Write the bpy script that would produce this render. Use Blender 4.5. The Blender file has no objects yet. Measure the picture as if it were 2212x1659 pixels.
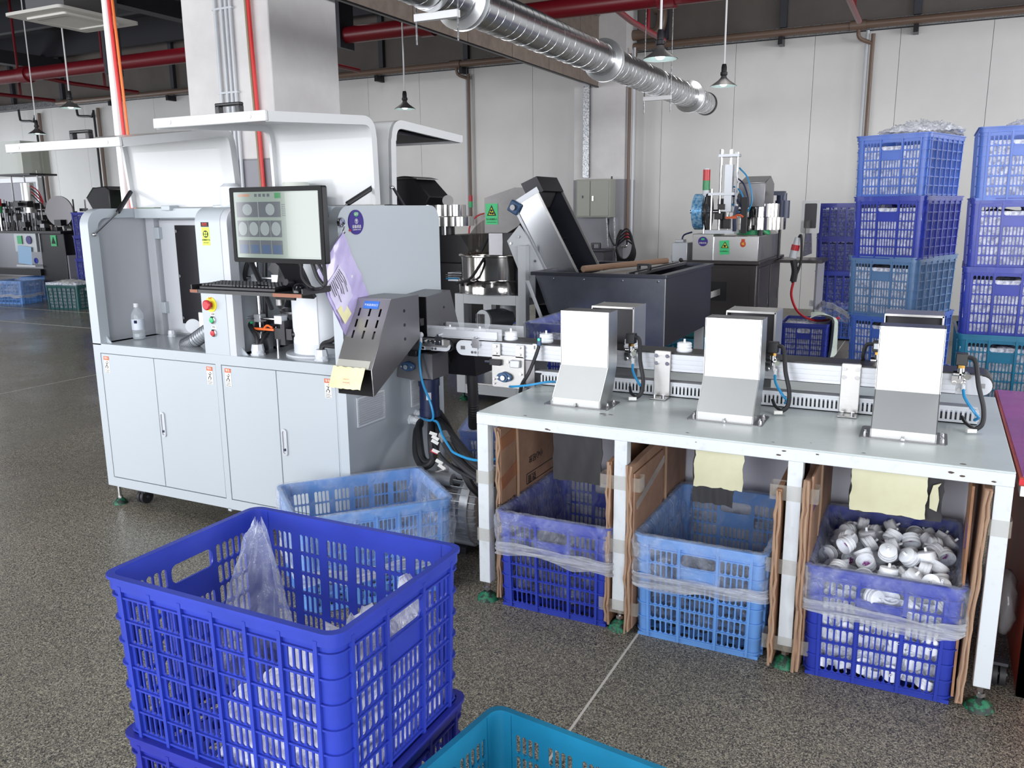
import bpy, math, random
from math import pi, sin, cos, radians as rad
from mathutils import Vector, Matrix, Euler
random.seed(7)
S = bpy.context.scene
COL = S.collection
# ------------------------------------------------------------------ camera, world, lights, exposure
F = 1813.1
cam = bpy.data.objects.new('camera', bpy.data.cameras.new('camera')); COL.objects.link(cam)
cam.data.sensor_width = 36; cam.data.lens = 36 * F / 2212; cam.data.clip_start = .05
_p, _y, _r = rad(11.8254), rad(26.6984), rad(-.54633)
_fw = Vector((-sin(_y) * cos(_p), cos(_y) * cos(_p), -sin(_p))); _rt = Vector((cos(_y), sin(_y), 0)); _up = _rt.cross(_fw)
_R = cos(_r) * _rt + sin(_r) * _up; _U = -sin(_r) * _rt + cos(_r) * _up
cam.matrix_world = Matrix(((_R.x, _U.x, -_fw.x, 0), (_R.y, _U.y, -_fw.y, 0), (_R.z, _U.z, -_fw.z, 1.5), (0, 0, 0, 1)))
S.camera = cam
S.view_settings.view_transform = 'Standard'; S.view_settings.look = 'None'
S.view_settings.gamma = 1; S.view_settings.use_curve_mapping = False
S.view_settings.exposure = 0.2
S.cycles.max_bounces = 10; S.cycles.transparent_max_bounces = 24; S.cycles.caustics_reflective = False; S.cycles.caustics_refractive = False
S.cycles.sample_clamp_indirect = 6
w = bpy.data.worlds.new('sky'); S.world = w; w.use_nodes = True
w.node_tree.nodes['Background'].inputs[0].default_value = (.75, .85, 1, 1); w.node_tree.nodes['Background'].inputs[1].default_value = 1.0

def area(name, loc, rot, sx, sy, power, color=(1, 1, 1), spread=180):
    l = bpy.data.lights.new(name, 'AREA'); l.shape = 'RECTANGLE'; l.size = sx; l.size_y = sy; l.energy = power; l.color = color
    l.spread = rad(spread)
    o = bpy.data.objects.new(name, l); COL.objects.link(o); o.location = loc; o.rotation_euler = rot; return o
# window light: row behind the camera lowered for fill, side windows added
WIN_REAR = [-15.5, -12, -8.5, -5, -1.5, 2, 5.5]
for x in WIN_REAR: area('window_daylight_fill', (x, -4.42, 1.78), (rad(90), 0, 0), 2.5, 3.25, 205, (.97, .98, 1))
WIN_LEFT = [1, 4.5, 8, 11]
for y in WIN_LEFT: area('window_daylight_fill', (-20.9, y, 2.0), (rad(90), 0, rad(-90)), 2.5, 2.6, 55, (.95, .98, 1))  # unseen windows added to give the floor its sheen at the left
WIN_RIGHT = [2, 6, 10]
for y in WIN_RIGHT: area('window_daylight_fill', (7.9, y, 2.3), (rad(90), 0, rad(90)), 2.5, 2.2, 215, (.97, .98, 1))  # unseen windows added to brighten the deep end of the room
# unseen roof lights added for top light and a brighter back
ROOF = [(-3.0, .2), (-9.5, 2.2), (1.2, 4.6), (-2.0, 9.9), (-8.5, 9.9)]
for x, y in ROOF: area('roof_fill_light', (x, y, 5.15), (0, 0, 0), 1.2, 2.6, 62, (1, .99, .97), 125)

# ------------------------------------------------------------------ helpers
ORG = {}
class M:
    def __init__(s): s.v = []; s.f = []; s.k = []; s.cur = 0
    def add(s, vs, fs):
        o = len(s.v); s.v += [tuple(p) for p in vs]; s.f += [tuple(i + o for i in f) for f in fs]; s.k += [s.cur] * len(fs); return s
    def box(s, x0, x1, y0, y1, z0, z1):
        return s.add([(x0, y0, z0), (x1, y0, z0), (x1, y1, z0), (x0, y1, z0), (x0, y0, z1), (x1, y0, z1), (x1, y1, z1), (x0, y1, z1)],
                     [(3, 2, 1, 0), (4, 5, 6, 7), (0, 1, 5, 4), (1, 2, 6, 5), (2, 3, 7, 6), (3, 0, 4, 7)])
    def ob(s, c, sz, rot=(0, 0, 0)):
        R = Euler(rot).to_matrix(); c = Vector(c); h = [k / 2 for k in sz]
        P = [c + R @ Vector((a * h[0], b * h[1], d * h[2])) for d in (-1, 1) for a, b in ((-1, -1), (1, -1), (1, 1), (-1, 1))]
        return s.add(P, [(3, 2, 1, 0), (4, 5, 6, 7), (0, 1, 5, 4), (1, 2, 6, 5), (2, 3, 7, 6), (3, 0, 4, 7)])
    def cyl(s, a, b, r, r2=None, n=14, cap=True):
        a = Vector(a); b = Vector(b); r2 = r if r2 is None else r2; d = (b - a).normalized()
        u = d.orthogonal().normalized(); w_ = d.cross(u); P = []
        for c, rr in ((a, r), (b, r2)):
            for i in range(n): t = 2 * pi * i / n; P.append(c + (u * cos(t) + w_ * sin(t)) * rr)
        Fs = [(i, (i + 1) % n, n + (i + 1) % n, n + i) for i in range(n)]
        if cap: Fs += [tuple(range(n - 1, -1, -1)), tuple(range(n, 2 * n))]
        return s.add(P, Fs)
    def tube(s, pts, r, n=8, sub=6, cap=True):
        P = [Vector(p) for p in pts]
        if sub > 1 and len(P) > 2:
            Q = []; E = [2 * P[0] - P[1]] + P + [2 * P[-1] - P[-2]]
            for i in range(1, len(E) - 2):
                for k in range(sub):
                    t = k / sub; a, b, c, d = E[i - 1:i + 3]
                    Q.append(.5 * ((2 * b) + (c - a) * t + (2 * a - 5 * b + 4 * c - d) * t * t + (3 * b - a - 3 * c + d) * t ** 3))
            P = Q + [P[-1]]
        u = None; V = []
        for i, p in enumerate(P):
            d = (P[min(i + 1, len(P) - 1)] - P[max(i - 1, 0)]).normalized()
            u = d.orthogonal().normalized() if u is None else (u - d * u.dot(d)).normalized()
            w_ = d.cross(u); rr = r(i / (len(P) - 1)) if callable(r) else r
            V += [p + (u * cos(2 * pi * k / n) + w_ * sin(2 * pi * k / n)) * rr for k in range(n)]
        Fs = [(i * n + k, i * n + (k + 1) % n, (i + 1) * n + (k + 1) % n, (i + 1) * n + k) for i in range(len(P) - 1) for k in range(n)]
        if cap: Fs += [tuple(range(n - 1, -1, -1)), tuple((len(P) - 1) * n + k for k in range(n))]
        return s.add(V, Fs)
    def lathe(s, prof, c=(0, 0, 0), ax=(0, 0, 1), n=28):
        c = Vector(c); d = Vector(ax).normalized(); u = d.orthogonal().normalized(); w_ = d.cross(u); V = []
        for r, h in prof:
            for i in range(n): t = 2 * pi * i / n; V.append(c + d * h + (u * cos(t) + w_ * sin(t)) * max(r, 1e-5))
        Fs = [(j * n + i, j * n + (i + 1) % n, (j + 1) * n + (i + 1) % n, (j + 1) * n + i) for j in range(len(prof) - 1) for i in range(n)]
        return s.add(V, Fs)
    def prism(s, poly, ax, a, b):
        n = len(poly); f = {'x': lambda p, t: (t, p[0], p[1]), 'y': lambda p, t: (p[0], t, p[1]), 'z': lambda p, t: (p[0], p[1], t)}[ax]
        V = [f(p, a) for p in poly] + [f(p, b) for p in poly]
        return s.add(V, [tuple(range(n - 1, -1, -1)), tuple(range(n, 2 * n))] + [(i, (i + 1) % n, n + (i + 1) % n, n + i) for i in range(n)])
    def ring(s, out, inn, ax, a, b):
        """band between two closed outlines with the same number of points, extruded from a to b"""
        n = len(out); f = {'x': lambda p, t: (t, p[0], p[1]), 'y': lambda p, t: (p[0], t, p[1]), 'z': lambda p, t: (p[0], p[1], t)}[ax]
        V = [f(p, a) for p in out] + [f(p, a) for p in inn] + [f(p, b) for p in out] + [f(p, b) for p in inn]; Fs = []
        for i in range(n):
            j = (i + 1) % n
            Fs += [(i, n + i, n + j, j), (2 * n + i, 2 * n + j, 3 * n + j, 3 * n + i), (i, j, 2 * n + j, 2 * n + i), (n + i, 3 * n + i, 3 * n + j, n + j)]
        return s.add(V, Fs)
    def sph(s, c, r, n=12, m=8, rot=None):
        r = (r, r, r) if not hasattr(r, '__len__') else r; V = []
        for j in range(m + 1):
            a = pi * j / m
            for i in range(n):
                t = 2 * pi * i / n; p = Vector((r[0] * sin(a) * cos(t), r[1] * sin(a) * sin(t), r[2] * cos(a)))
                if rot: p = Euler(rot).to_matrix() @ p
                V.append(Vector(c) + p)
        return s.add(V, [(j * n + i, (j + 1) * n + i, (j + 1) * n + (i + 1) % n, j * n + (i + 1) % n) for j in range(m) for i in range(n)])
    def grid(s, fn, nu, nv, closed=False):
        V = [fn(i / nu, j / nv) for j in range(nv + 1) for i in range(nu + (0 if closed else 1))]; k = nu if closed else nu + 1
        return s.add(V, [(j * k + i, j * k + (i + 1) % k, (j + 1) * k + (i + 1) % k, (j + 1) * k + i) for j in range(nv) for i in range(nu)])
    def xf(s, mat):
        s.v = [tuple(mat @ Vector(p)) for p in s.v]; return s

def rr(x0, x1, y0, y1, r, n=5):
    P = []
    for cx, cy, a in ((x1 - r, y0 + r, -90), (x1 - r, y1 - r, 0), (x0 + r, y1 - r, 90), (x0 + r, y0 + r, 180)):
        for i in range(n + 1): t = rad(a + 90 * i / n); P.append((cx + r * cos(t), cy + r * sin(t)))
    return P

def setp(o, label=None, cat=None, group=None, kind=None):
    if label: o['label'] = label
    if cat: o['category'] = cat
    if group: o['group'] = group
    if kind: o['kind'] = kind
    return o
def thing(name, label, cat, loc=(0, 0, 0), rz=0, group=None, kind=None):
    o = bpy.data.objects.new(name, None); COL.objects.link(o); o.location = loc; o.rotation_euler = (0, 0, rz); o.empty_display_size = .1
    ORG[o.name] = Vector(loc); return setp(o, label, cat, group, kind)
def mesh_of(name, mb, mats, smooth=35):
    me = bpy.data.meshes.new(name); me.from_pydata(mb.v, [], mb.f)
    for m in (mats if isinstance(mats, (list, tuple)) else [mats]): me.materials.append(m)
    if any(mb.k): me.polygons.foreach_set('material_index', mb.k)
    me.validate(); me.update()
    if smooth: me.polygons.foreach_set('use_smooth', [True] * len(me.polygons)); me.set_sharp_from_angle(angle=rad(smooth))
    return me
def part(name, mb, mats, parent, local=False, smooth=35, bevel=0, label=None, kind=None):
    """one part; coordinates in world space of an unrotated parent unless local"""
    org = ORG[parent.name]
    if not local: mb.v = [(a - org.x, b - org.y, c - org.z) for a, b, c in mb.v]
    o = bpy.data.objects.new(name, mesh_of(name, mb, mats, smooth)); COL.objects.link(o); o.parent = parent; ORG[o.name] = org
    if bevel: bv(o, bevel)
    return setp(o, label, None, None, kind)
def bv(o, w_):
    b = o.modifiers.new('bevel', 'BEVEL'); b.width = w_; b.segments = 2; b.limit_method = 'ANGLE'; b.angle_limit = rad(40)
def solo(name, mb, mats, label, cat, group=None, kind=None, smooth=35, bevel=0):
    """a thing that is one mesh, origin at its base"""
    xs, ys, zs = zip(*mb.v); c = Vector(((min(xs) + max(xs)) / 2, (min(ys) + max(ys)) / 2, min(zs)))
    mb.v = [(a - c.x, b - c.y, d - c.z) for a, b, d in mb.v]
    o = bpy.data.objects.new(name, mesh_of(name, mb, mats, smooth)); COL.objects.link(o); o.location = c; ORG[o.name] = c
    if bevel: bv(o, bevel)
    return setp(o, label, cat, group, kind)
def dup(root, loc, rz=None, label=None, group=None, mats=None):
    """a copy of a thing, its parts and their sub-parts (mesh data shared); mats maps part stem -> material"""
    def cp(o, par):
        c = o.copy(); COL.objects.link(c)
        if par: c.parent = par
        if mats and o.type == 'MESH':
            m = mats.get(o.name.split('.')[0])
            if m: c.material_slots[0].link = 'OBJECT'; c.material_slots[0].material = m
        for ch in KIDS.get(o.name, []): KIDS.setdefault(c.name, []).append(cp(ch, c))
        return c
    KIDS.clear()
    for o in [root] + list(root.children_recursive):
        KIDS[o.name] = list(o.children)
    r = cp(root, None); r.location = loc
    if rz is not None: r.rotation_euler = (0, 0, rz)
    ORG[r.name] = Vector(loc)
    if label: r['label'] = label
    if group: r['group'] = group
    return r
KIDS = {}
FONT_CURVES = []
def text(name, body, size, loc, rot, mat, parent, extrude=.0004, align='CENTER', label=None):
    cu = bpy.data.curves.new('lettering', 'FONT'); cu.body = body; cu.size = size; cu.extrude = extrude; cu.align_x = align; cu.align_y = 'CENTER'; cu.resolution_u = 2
    t = bpy.data.objects.new('lettering', cu); COL.objects.link(t)
    me = bpy.data.meshes.new_from_object(t.evaluated_get(bpy.context.evaluated_depsgraph_get())); bpy.data.objects.remove(t); bpy.data.curves.remove(cu)
    me.transform(Matrix.LocRotScale(Vector(loc) - ORG[parent.name], rot if not isinstance(rot, tuple) else Euler(rot), None))
    me.materials.clear(); me.materials.append(mat); me.name = name
    o = bpy.data.objects.new(name, me); COL.objects.link(o); o.parent = parent; ORG[o.name] = ORG[parent.name]
    return setp(o, label)

# ------------------------------------------------------------------ materials
def srgb(r, g, b):
    f = lambda c: (c / 255 / 12.92) if c / 255 < .04045 else ((c / 255 + .055) / 1.055) ** 2.4
    return (f(r), f(g), f(b), 1)
def mat(name, rgb, rough=.5, metal=0., var=None, bump=None, coat=0., emit=0., trans=0., spec=.5, sss=0., stretch=None):
    m = bpy.data.materials.new(name); m.use_nodes = True; nt = m.node_tree; N = nt.nodes; L = nt.links; b = N['Principled BSDF']
    c = srgb(*rgb); b.inputs['Base Color'].default_value = c; b.inputs['Roughness'].default_value = rough; b.inputs['Metallic'].default_value = metal
    b.inputs['Coat Weight'].default_value = coat; b.inputs['Transmission Weight'].default_value = trans; b.inputs['Specular IOR Level'].default_value = spec
    if sss: b.inputs['Subsurface Weight'].default_value = sss; b.inputs['Subsurface Radius'].default_value = (.02, .02, .02)
    if emit: b.inputs['Emission Color'].default_value = c; b.inputs['Emission Strength'].default_value = emit
    if var or bump:
        tc = N.new('ShaderNodeTexCoord'); mp = N.new('ShaderNodeMapping'); L.new(tc.outputs['Object'], mp.inputs[0])
        if stretch: mp.inputs['Scale'].default_value = stretch
    if var:
        n = N.new('ShaderNodeTexNoise'); n.inputs['Scale'].default_value = var[0]; n.inputs['Detail'].default_value = 6; n.inputs['Roughness'].default_value = .6
        L.new(mp.outputs[0], n.inputs[0]); rp = N.new('ShaderNodeValToRGB'); L.new(n.outputs[0], rp.inputs[0])
        rp.color_ramp.elements[0].position = var[2] if len(var) > 2 else .35; rp.color_ramp.elements[1].position = var[3] if len(var) > 3 else .65
        rp.color_ramp.elements[0].color = srgb(*var[1]); rp.color_ramp.elements[1].color = c; L.new(rp.outputs[0], b.inputs['Base Color'])
    if bump:
        n = N.new('ShaderNodeTexNoise'); n.inputs['Scale'].default_value = bump[0]; n.inputs['Detail'].default_value = 4; L.new(mp.outputs[0], n.inputs[0])
        bp = N.new('ShaderNodeBump'); bp.inputs['Strength'].default_value = bump[1]; bp.inputs['Distance'].default_value = .01
        L.new(n.outputs[0], bp.inputs['Height']); L.new(bp.outputs[0], b.inputs['Normal'])
    return m
def film(name, rgb, lo, hi, rough=.12, scale=9, stretch=None):
    """thin clear plastic film: mostly see-through, milky where it creases"""
    m = bpy.data.materials.new(name); m.use_nodes = True; nt = m.node_tree; N = nt.nodes; L = nt.links; N.clear()
    out = N.new('ShaderNodeOutputMaterial'); tr = N.new('ShaderNodeBsdfTransparent'); pb = N.new('ShaderNodeBsdfPrincipled')
    pb.inputs['Base Color'].default_value = srgb(*rgb); pb.inputs['Roughness'].default_value = rough; pb.inputs['Specular IOR Level'].default_value = 1
    mx = N.new('ShaderNodeMixShader'); tc = N.new('ShaderNodeTexCoord'); n = N.new('ShaderNodeTexNoise'); n.inputs['Scale'].default_value = scale; n.inputs['Detail'].default_value = 5
    n.inputs['Distortion'].default_value = 1.5
    mp = N.new('ShaderNodeMapping'); mp.inputs['Scale'].default_value = stretch or (1, 1, 1); L.new(tc.outputs['Object'], mp.inputs[0]); L.new(mp.outputs[0], n.inputs[0]); mr = N.new('ShaderNodeMapRange'); mr.inputs[1].default_value = .38; mr.inputs[2].default_value = .72
    mr.inputs[3].default_value = lo; mr.inputs[4].default_value = hi; L.new(n.outputs[0], mr.inputs[0])
    lw = N.new('ShaderNodeLayerWeight'); lw.inputs[0].default_value = .25; ad = N.new('ShaderNodeMath'); ad.operation = 'MULTIPLY_ADD'; ad.use_clamp = True
    L.new(lw.outputs['Facing'], ad.inputs[0]); ad.inputs[1].default_value = .35; L.new(mr.outputs[0], ad.inputs[2])
    n2 = N.new('ShaderNodeTexNoise'); n2.inputs['Scale'].default_value = 22; n2.inputs['Detail'].default_value = 3; n2.inputs['Distortion'].default_value = 2; L.new(mp.outputs[0], n2.inputs[0])
    bp = N.new('ShaderNodeBump'); bp.inputs['Strength'].default_value = .7; bp.inputs['Distance'].default_value = .02; L.new(n2.outputs[0], bp.inputs['Height']); L.new(bp.outputs[0], pb.inputs['Normal'])
    L.new(ad.outputs[0], mx.inputs[0]); L.new(tr.outputs[0], mx.inputs[1]); L.new(pb.outputs[0], mx.inputs[2]); L.new(mx.outputs[0], out.inputs[0])
    return m
def screen_mat(name, rgb, e=.5):
    m = mat(name, rgb, .07, emit=e); m.node_tree.nodes['Principled BSDF'].inputs['Base Color'].default_value = srgb(*[int(c * .3) for c in rgb]); return m
def glass(name, rgb, alpha, rough=.03):
    m = film(name, rgb, alpha, alpha, rough); 
    for l in list(m.node_tree.links):
        if l.to_socket.name == 'Normal': m.node_tree.links.remove(l)
    return m
m_white = mat('white_powder_coat', (205, 209, 214), .38, bump=(900, .02))
m_grey = mat('grey_powder_coat', (190, 193, 199), .42, bump=(900, .02))
m_tbl = mat('pale_grey_table_paint', (190, 199, 200), .3, var=(7, (182, 190, 190), .3, .6))
m_tbledge = mat('white_table_frame_paint', (204, 210, 216), .4, var=(30, (194, 199, 203), .3, .45))
m_steel = mat('brushed_stainless_steel', (176, 175, 174), .34, .85, bump=(60, .05), stretch=(1, 1, 26))
m_steelh = mat('brushed_stainless_steel_sideways', (205, 206, 205), .33, 1, bump=(60, .06), stretch=(1, 22, 22))
m_steeld = mat('dark_stainless_steel', (124, 123, 126), .34, .85, bump=(40, .04), stretch=(1, 1, 20))
m_mirror = mat('polished_steel', (190, 188, 185), .12, 1)
m_alu = mat('anodised_aluminium', (188, 191, 197), .38, .5)
m_black = mat('black_plastic', (22, 22, 26), .42)
m_rub = mat('black_rubber', (34, 34, 38), .6)
m_blackm = mat('black_painted_steel', (30, 29, 34), .35, .3)
m_chrome = mat('chrome', (205, 205, 208), .15, 1)
m_brass = mat('brass', (190, 150, 80), .3, 1)
m_whitep = mat('white_plastic', (208, 212, 218), .4)
m_milk = mat('milky_plastic', (226, 232, 240), .35, sss=.2)
m_green = mat('green_print', (70, 205, 130), .5); m_yellow = mat('yellow_print', (235, 225, 60), .5); m_ink = mat('black_print', (20, 22, 24), .6)
m_red = mat('red_plastic', (190, 30, 45), .35); m_orange = mat('orange_print', (205, 95, 50), .6); m_greenp = mat('green_plastic', (40, 180, 110), .35)
m_paper = mat('white_paper', (232, 232, 228), .8); m_purple = mat('purple_print', (48, 26, 125), .4)
m_bluep = mat('blue_print', (60, 120, 215), .5); m_castb = mat('blue_cast_iron', (52, 84, 122), .45, bump=(300, .1))
m_navy = mat('navy_motor_paint', (24, 36, 72), .38); m_foot = mat('green_rubber_pad', (26, 110, 78), .55, var=(45, (24, 40, 36), .45, .55))
m_hose = mat('blue_air_hose', (40, 140, 195), .35); m_cream = mat('cream_paper', (232, 228, 182), .75, var=(14, (222, 216, 165), .4, .6))
# ------------------------------------------------------------------ room
def floor_mat():
    m = mat('terrazzo', (112, 108, 100), .3, spec=.4); nt = m.node_tree; N = nt.nodes; L = nt.links; b = N['Principled BSDF']
    tc = N.new('ShaderNodeTexCoord')
    v = N.new('ShaderNodeTexVoronoi'); v.inputs['Scale'].default_value = 310; L.new(tc.outputs['Object'], v.inputs['Vector'])
    r = N.new('ShaderNodeValToRGB'); r.color_ramp.interpolation = 'CONSTANT'
    sv = N.new('ShaderNodeSeparateColor'); L.new(v.outputs['Color'], sv.inputs[0]); L.new(sv.outputs[0], r.inputs[0])
    e = r.color_ramp.elements; e[0].color = srgb(58, 57, 58); e[0].position = 0; e[1].position = .26; e[1].color = srgb(126, 121, 109)
    for p, c in ((.5, (146, 140, 128)), (.72, (98, 95, 87)), (.88, (182, 175, 160))):
        k = e.new(p); k.color = srgb(*c)
    n = N.new('ShaderNodeTexNoise'); n.inputs['Scale'].default_value = .9; n.inputs['Detail'].default_value = 5; L.new(tc.outputs['Object'], n.inputs[0])
    mx = N.new('ShaderNodeMix'); mx.data_type = 'RGBA'; mx.blend_type = 'MULTIPLY'; mx.inputs[0].default_value = .55
    r2 = N.new('ShaderNodeValToRGB'); L.new(n.outputs[0], r2.inputs[0]); r2.color_ramp.elements[0].position = .35; r2.color_ramp.elements[1].position = .7
    r2.color_ramp.elements[0].color = (.62, .65, .62, 1); r2.color_ramp.elements[1].color = (1, 1, .97, 1)
    L.new(r.outputs[0], mx.inputs[6]); L.new(r2.outputs[0], mx.inputs[7]); L.new(mx.outputs[2], b.inputs['Base Color'])
    n3 = N.new('ShaderNodeTexNoise'); n3.inputs['Scale'].default_value = 1.3; n3.inputs['Detail'].default_value = 4; L.new(tc.outputs['Object'], n3.inputs[0])
    mr = N.new('ShaderNodeMapRange'); mr.inputs[1].default_value = .35; mr.inputs[2].default_value = .65; mr.inputs[3].default_value = -.06; mr.inputs[4].default_value = .1
    L.new(n3.outputs[0], mr.inputs[0]); sp = N.new('ShaderNodeSeparateXYZ'); L.new(tc.outputs['Object'], sp.inputs[0])
    m2 = N.new('ShaderNodeMapRange'); m2.interpolation_type = 'SMOOTHSTEP'; m2.inputs[1].default_value = 1.2; m2.inputs[2].default_value = 4.6; m2.inputs[3].default_value = .2; m2.inputs[4].default_value = .52; L.new(sp.outputs[0], m2.inputs[0])
    ad = N.new('ShaderNodeMath'); L.new(m2.outputs[0], ad.inputs[0]); L.new(mr.outputs[0], ad.inputs[1]); L.new(ad.outputs[0], b.inputs['Roughness'])
    return m
m_floor = floor_mat()
m_wall = mat('white_wall_panel', (218, 217, 215), .33, var=(.8, (207, 206, 205), .35, .7), bump=(1.6, .25))
m_wallup = mat('falloff_shaded_upper_panel', (104, 97, 92), .45, var=(1.2, (86, 80, 77), .3, .7))  # separate upper panels, darkened in colour for light fading with height
m_plaster = mat('white_plaster', (226, 224, 224), .7, var=(3, (214, 211, 212), .35, .7), bump=(30, .06))
m_dado = mat('grey_dado_paint', (152, 152, 160), .6)
m_ceil = mat('dark_ceiling_paint', (24, 23, 27), .8); m_rsteel = mat('dark_painted_roof_steel', (40, 40, 46), .6); m_dsteel = mat('dark_grey_steel', (64, 65, 72), .5, .3)
m_beam = mat('beige_clad_board', (136, 122, 112), .55, var=(9, (120, 107, 99), .35, .65))
m_brown = mat('brown_pipe_paint', (112, 92, 80), .4); m_redpipe = mat('red_fire_pipe_paint', (104, 14, 26), .35)
m_galv = mat('galvanised_spiral_duct', (205, 207, 210), .25, 1, bump=(10, .08))
m_galvs = mat('galvanised_strip', (176, 176, 176), .35, .9, var=(60, (90, 96, 108), .35, .6))
m_frame = mat('window_frame_white', (225, 226, 228), .4)
mb = M().box(-21, 8, -4.5, 13.1, -.1, 0)
setp(solo('floor', mb, m_floor, 'dark speckled terrazzo factory floor', 'floor'), kind='structure')
mb = M()
for x in (-.846, -7.0, 3.2): mb.box(x - .004, x + .004, -4.4, 12.9, 0, .0006)
for y in (7.35, 8.5): mb.box(-20.8, -6.2, y - .012, y + .012, 0, .0006)
setp(solo('trim_1', mb, mat('pale_floor_inlay', (196, 194, 186), .5), 'pale inlay lines across the terrazzo floor', 'floor line'), kind='structure')
wb = thing('wall_back', 'long back wall of white sandwich panels', 'wall', (0, 13, 0), kind='structure')
XS = [-.675 + 1.087 * k for k in range(-19, 9)]
for k in range(len(XS) - 1):
    part('panel', M().box(XS[k] + .0025, XS[k + 1] - .0025, 13, 13.06, 0, 3.8), m_wall, wb)
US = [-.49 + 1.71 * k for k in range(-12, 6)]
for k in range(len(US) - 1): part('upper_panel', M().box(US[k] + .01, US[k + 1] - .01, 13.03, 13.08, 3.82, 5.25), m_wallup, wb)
for x in US: part('stud', M().box(x - .045, x + .045, 12.95, 13.03, 3.95, 5.25), m_dsteel, wb)
part('backing', M().box(-21.2, 8.2, 13.07, 13.14, 0, 5.3), m_dado, wb)
def wall_with_windows(name, label, P, cs, cw, z0, z1, a0, a1, mats, normal):
    """P maps (along, out, z) to world; cs window centres"""
    r = thing(name, label, 'wall', P(cs[0], 0, 0), kind='structure'); e = sorted(cs)
    def B(mb, u0, u1, d0, d1, zz0, zz1):
        p, q = P(u0, d0, zz0), P(u1, d1, zz1); mb.box(min(p[0], q[0]), max(p[0], q[0]), min(p[1], q[1]), max(p[1], q[1]), zz0, zz1)
    mb = M(); B(mb, a0, a1, -.12, -.02, 0, z0); B(mb, a0, a1, -.12, -.02, z1, 5.3)
    pts = [a0] + sum([[c - cw / 2, c + cw / 2] for c in e], []) + [a1]
    for k in range(0, len(pts), 2): B(mb, pts[k], pts[k + 1], -.12, -.02, z0, z1)
    part('wall_face', mb, mats, r)
    return B
nwin = [0]
def windows(B, cs, cw, z0, z1, where):
    for i, c in enumerate(cs):
        nwin[0] += 1; mb = M(); t = .05
        B(mb, c - cw / 2, c + cw / 2, -.1, 0, z0, z0 + t); B(mb, c - cw / 2, c + cw / 2, -.1, 0, z1 - t, z1)
        for u in (c - cw / 2, c - t / 2, c + cw / 2 - t): B(mb, u, u + t, -.1, 0, z0 + t, z1 - t)
        setp(solo('window_%d' % nwin[0], mb, m_frame, 'white framed daylight window %s, bay %s' % (where, 'abcdefgh'[i]), 'window'), kind='structure')
B = wall_with_windows('wall_front', 'wall with a row of windows behind the camera', lambda u, d, z: (u, -4.5 + d + .02, z), WIN_REAR, 2.6, .08, 3.45, -21, 8, m_wall, 1); windows(B, WIN_REAR, 2.6, .08, 3.45, 'in the front wall, sill lowered for fill light')
B = wall_with_windows('wall_left', 'far left end wall with added windows', lambda u, d, z: (-21 + d + .02, u, z), WIN_LEFT, 2.6, .65, 3.35, -4.6, 13.1, m_wall, 1); windows(B, WIN_LEFT, 2.6, .65, 3.35, 'added in the left wall for fill light')
B = wall_with_windows('wall_right', 'right end wall with added windows', lambda u, d, z: (8 - d - .02, u, z), WIN_RIGHT, 2.6, 1.15, 3.45, -4.6, 13.1, m_wall, 1); windows(B, WIN_RIGHT, 2.6, 1.15, 3.45, 'added in the right wall for fill light')
cl = thing('ceiling', 'dark painted factory roof deck with steel purlins', 'ceiling', (-6, 4, 5.2), kind='structure')
part('deck', M().box(-21.2, 8.2, -4.7, 13.2, 5.25, 5.35), m_ceil, cl)
for k in range(9): y = -3.4 + 2 * k; part('purlin', M().box(-21, 8, y - .06, y + .06, 4.75, 5.25), m_rsteel, cl)
for x in (-17.5, -11.2, 1.9): part('girder', M().box(x - .12, x + .12, -4.5, 12.9, 4.5, 4.76), m_rsteel, cl)
for x, y in ROOF: part('fill_light_panel', M().box(x - .65, x + .65, y - 1.35, y + 1.35, 5.2, 5.249), m_frame, cl)  # unseen panels added to carry the roof fill lights
setp(solo('trim_2', M().box(-21, 8, 12.9, 13.02, 3.81, 3.93), m_galvs, 'silver capping strip along the top of the back wall panels', 'trim'), kind='structure')
# columns and beam
c = thing('column', 'square white plastered column behind the grey machine cabinet', 'column', (-5.37, 5.93, 0))
part('shaft', M().box(-5.84, -4.9, 5.5, 6.37, 1.92, 5.25), m_plaster, c, bevel=.012); part('dado', M().box(-5.843, -4.897, 5.497, 6.373, 0, 1.92), m_dado, c, bevel=.012, label='grey painted lower part')
for x in (-5.435, -5.365, -5.315, -5.27): part('conduit', M().cyl((x, 5.475, .2), (x, 5.475, 5.2), .014, n=8), m_whitep, c)
for z in (2.45, 3.1, 3.75): part('conduit_clip', M().box(-5.46, -5.245, 5.462, 5.5, z, z + .015), m_whitep, c)
t = thing('air_hoses', 'red and grey hoses running down the front of the white column', 'hose', (-5.05, 5.48, .6))
part('red_hose', M().tube([(-5.08, 5.47, 5.2), (-5.075, 5.46, 4), (-5.06, 5.465, 2.9), (-5.045, 5.47, 2.1), (-5.02, 5.47, .6)], .016), mat('red_hose', (215, 40, 40), .4), t)
part('grey_hose', M().tube([(-5.115, 5.48, 5.2), (-5.11, 5.475, 4), (-5.1, 5.475, 2.9), (-5.075, 5.475, 2), (-5.05, 5.48, .6)], .012), mat('khaki_hose', (150, 136, 110), .5), t)
c2 = thing('column', 'white wall column carrying the grey electrical box on the back wall', 'column', (-4.76, 12.75, 0))
part('shaft', M().box(-5.17, -4.35, 12.5, 12.99, 1.92, 5.25), m_plaster, c2); part('dado', M().box(-5.175, -4.345, 12.495, 12.99, 0, 1.92), m_dado, c2, label='grey painted lower part')
part('cable_tray', M().box(-5.0, -4.9, 12.44, 12.5, 1.95, 3.3), m_galvs, c2, label='mottled galvanised cable tray')
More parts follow.
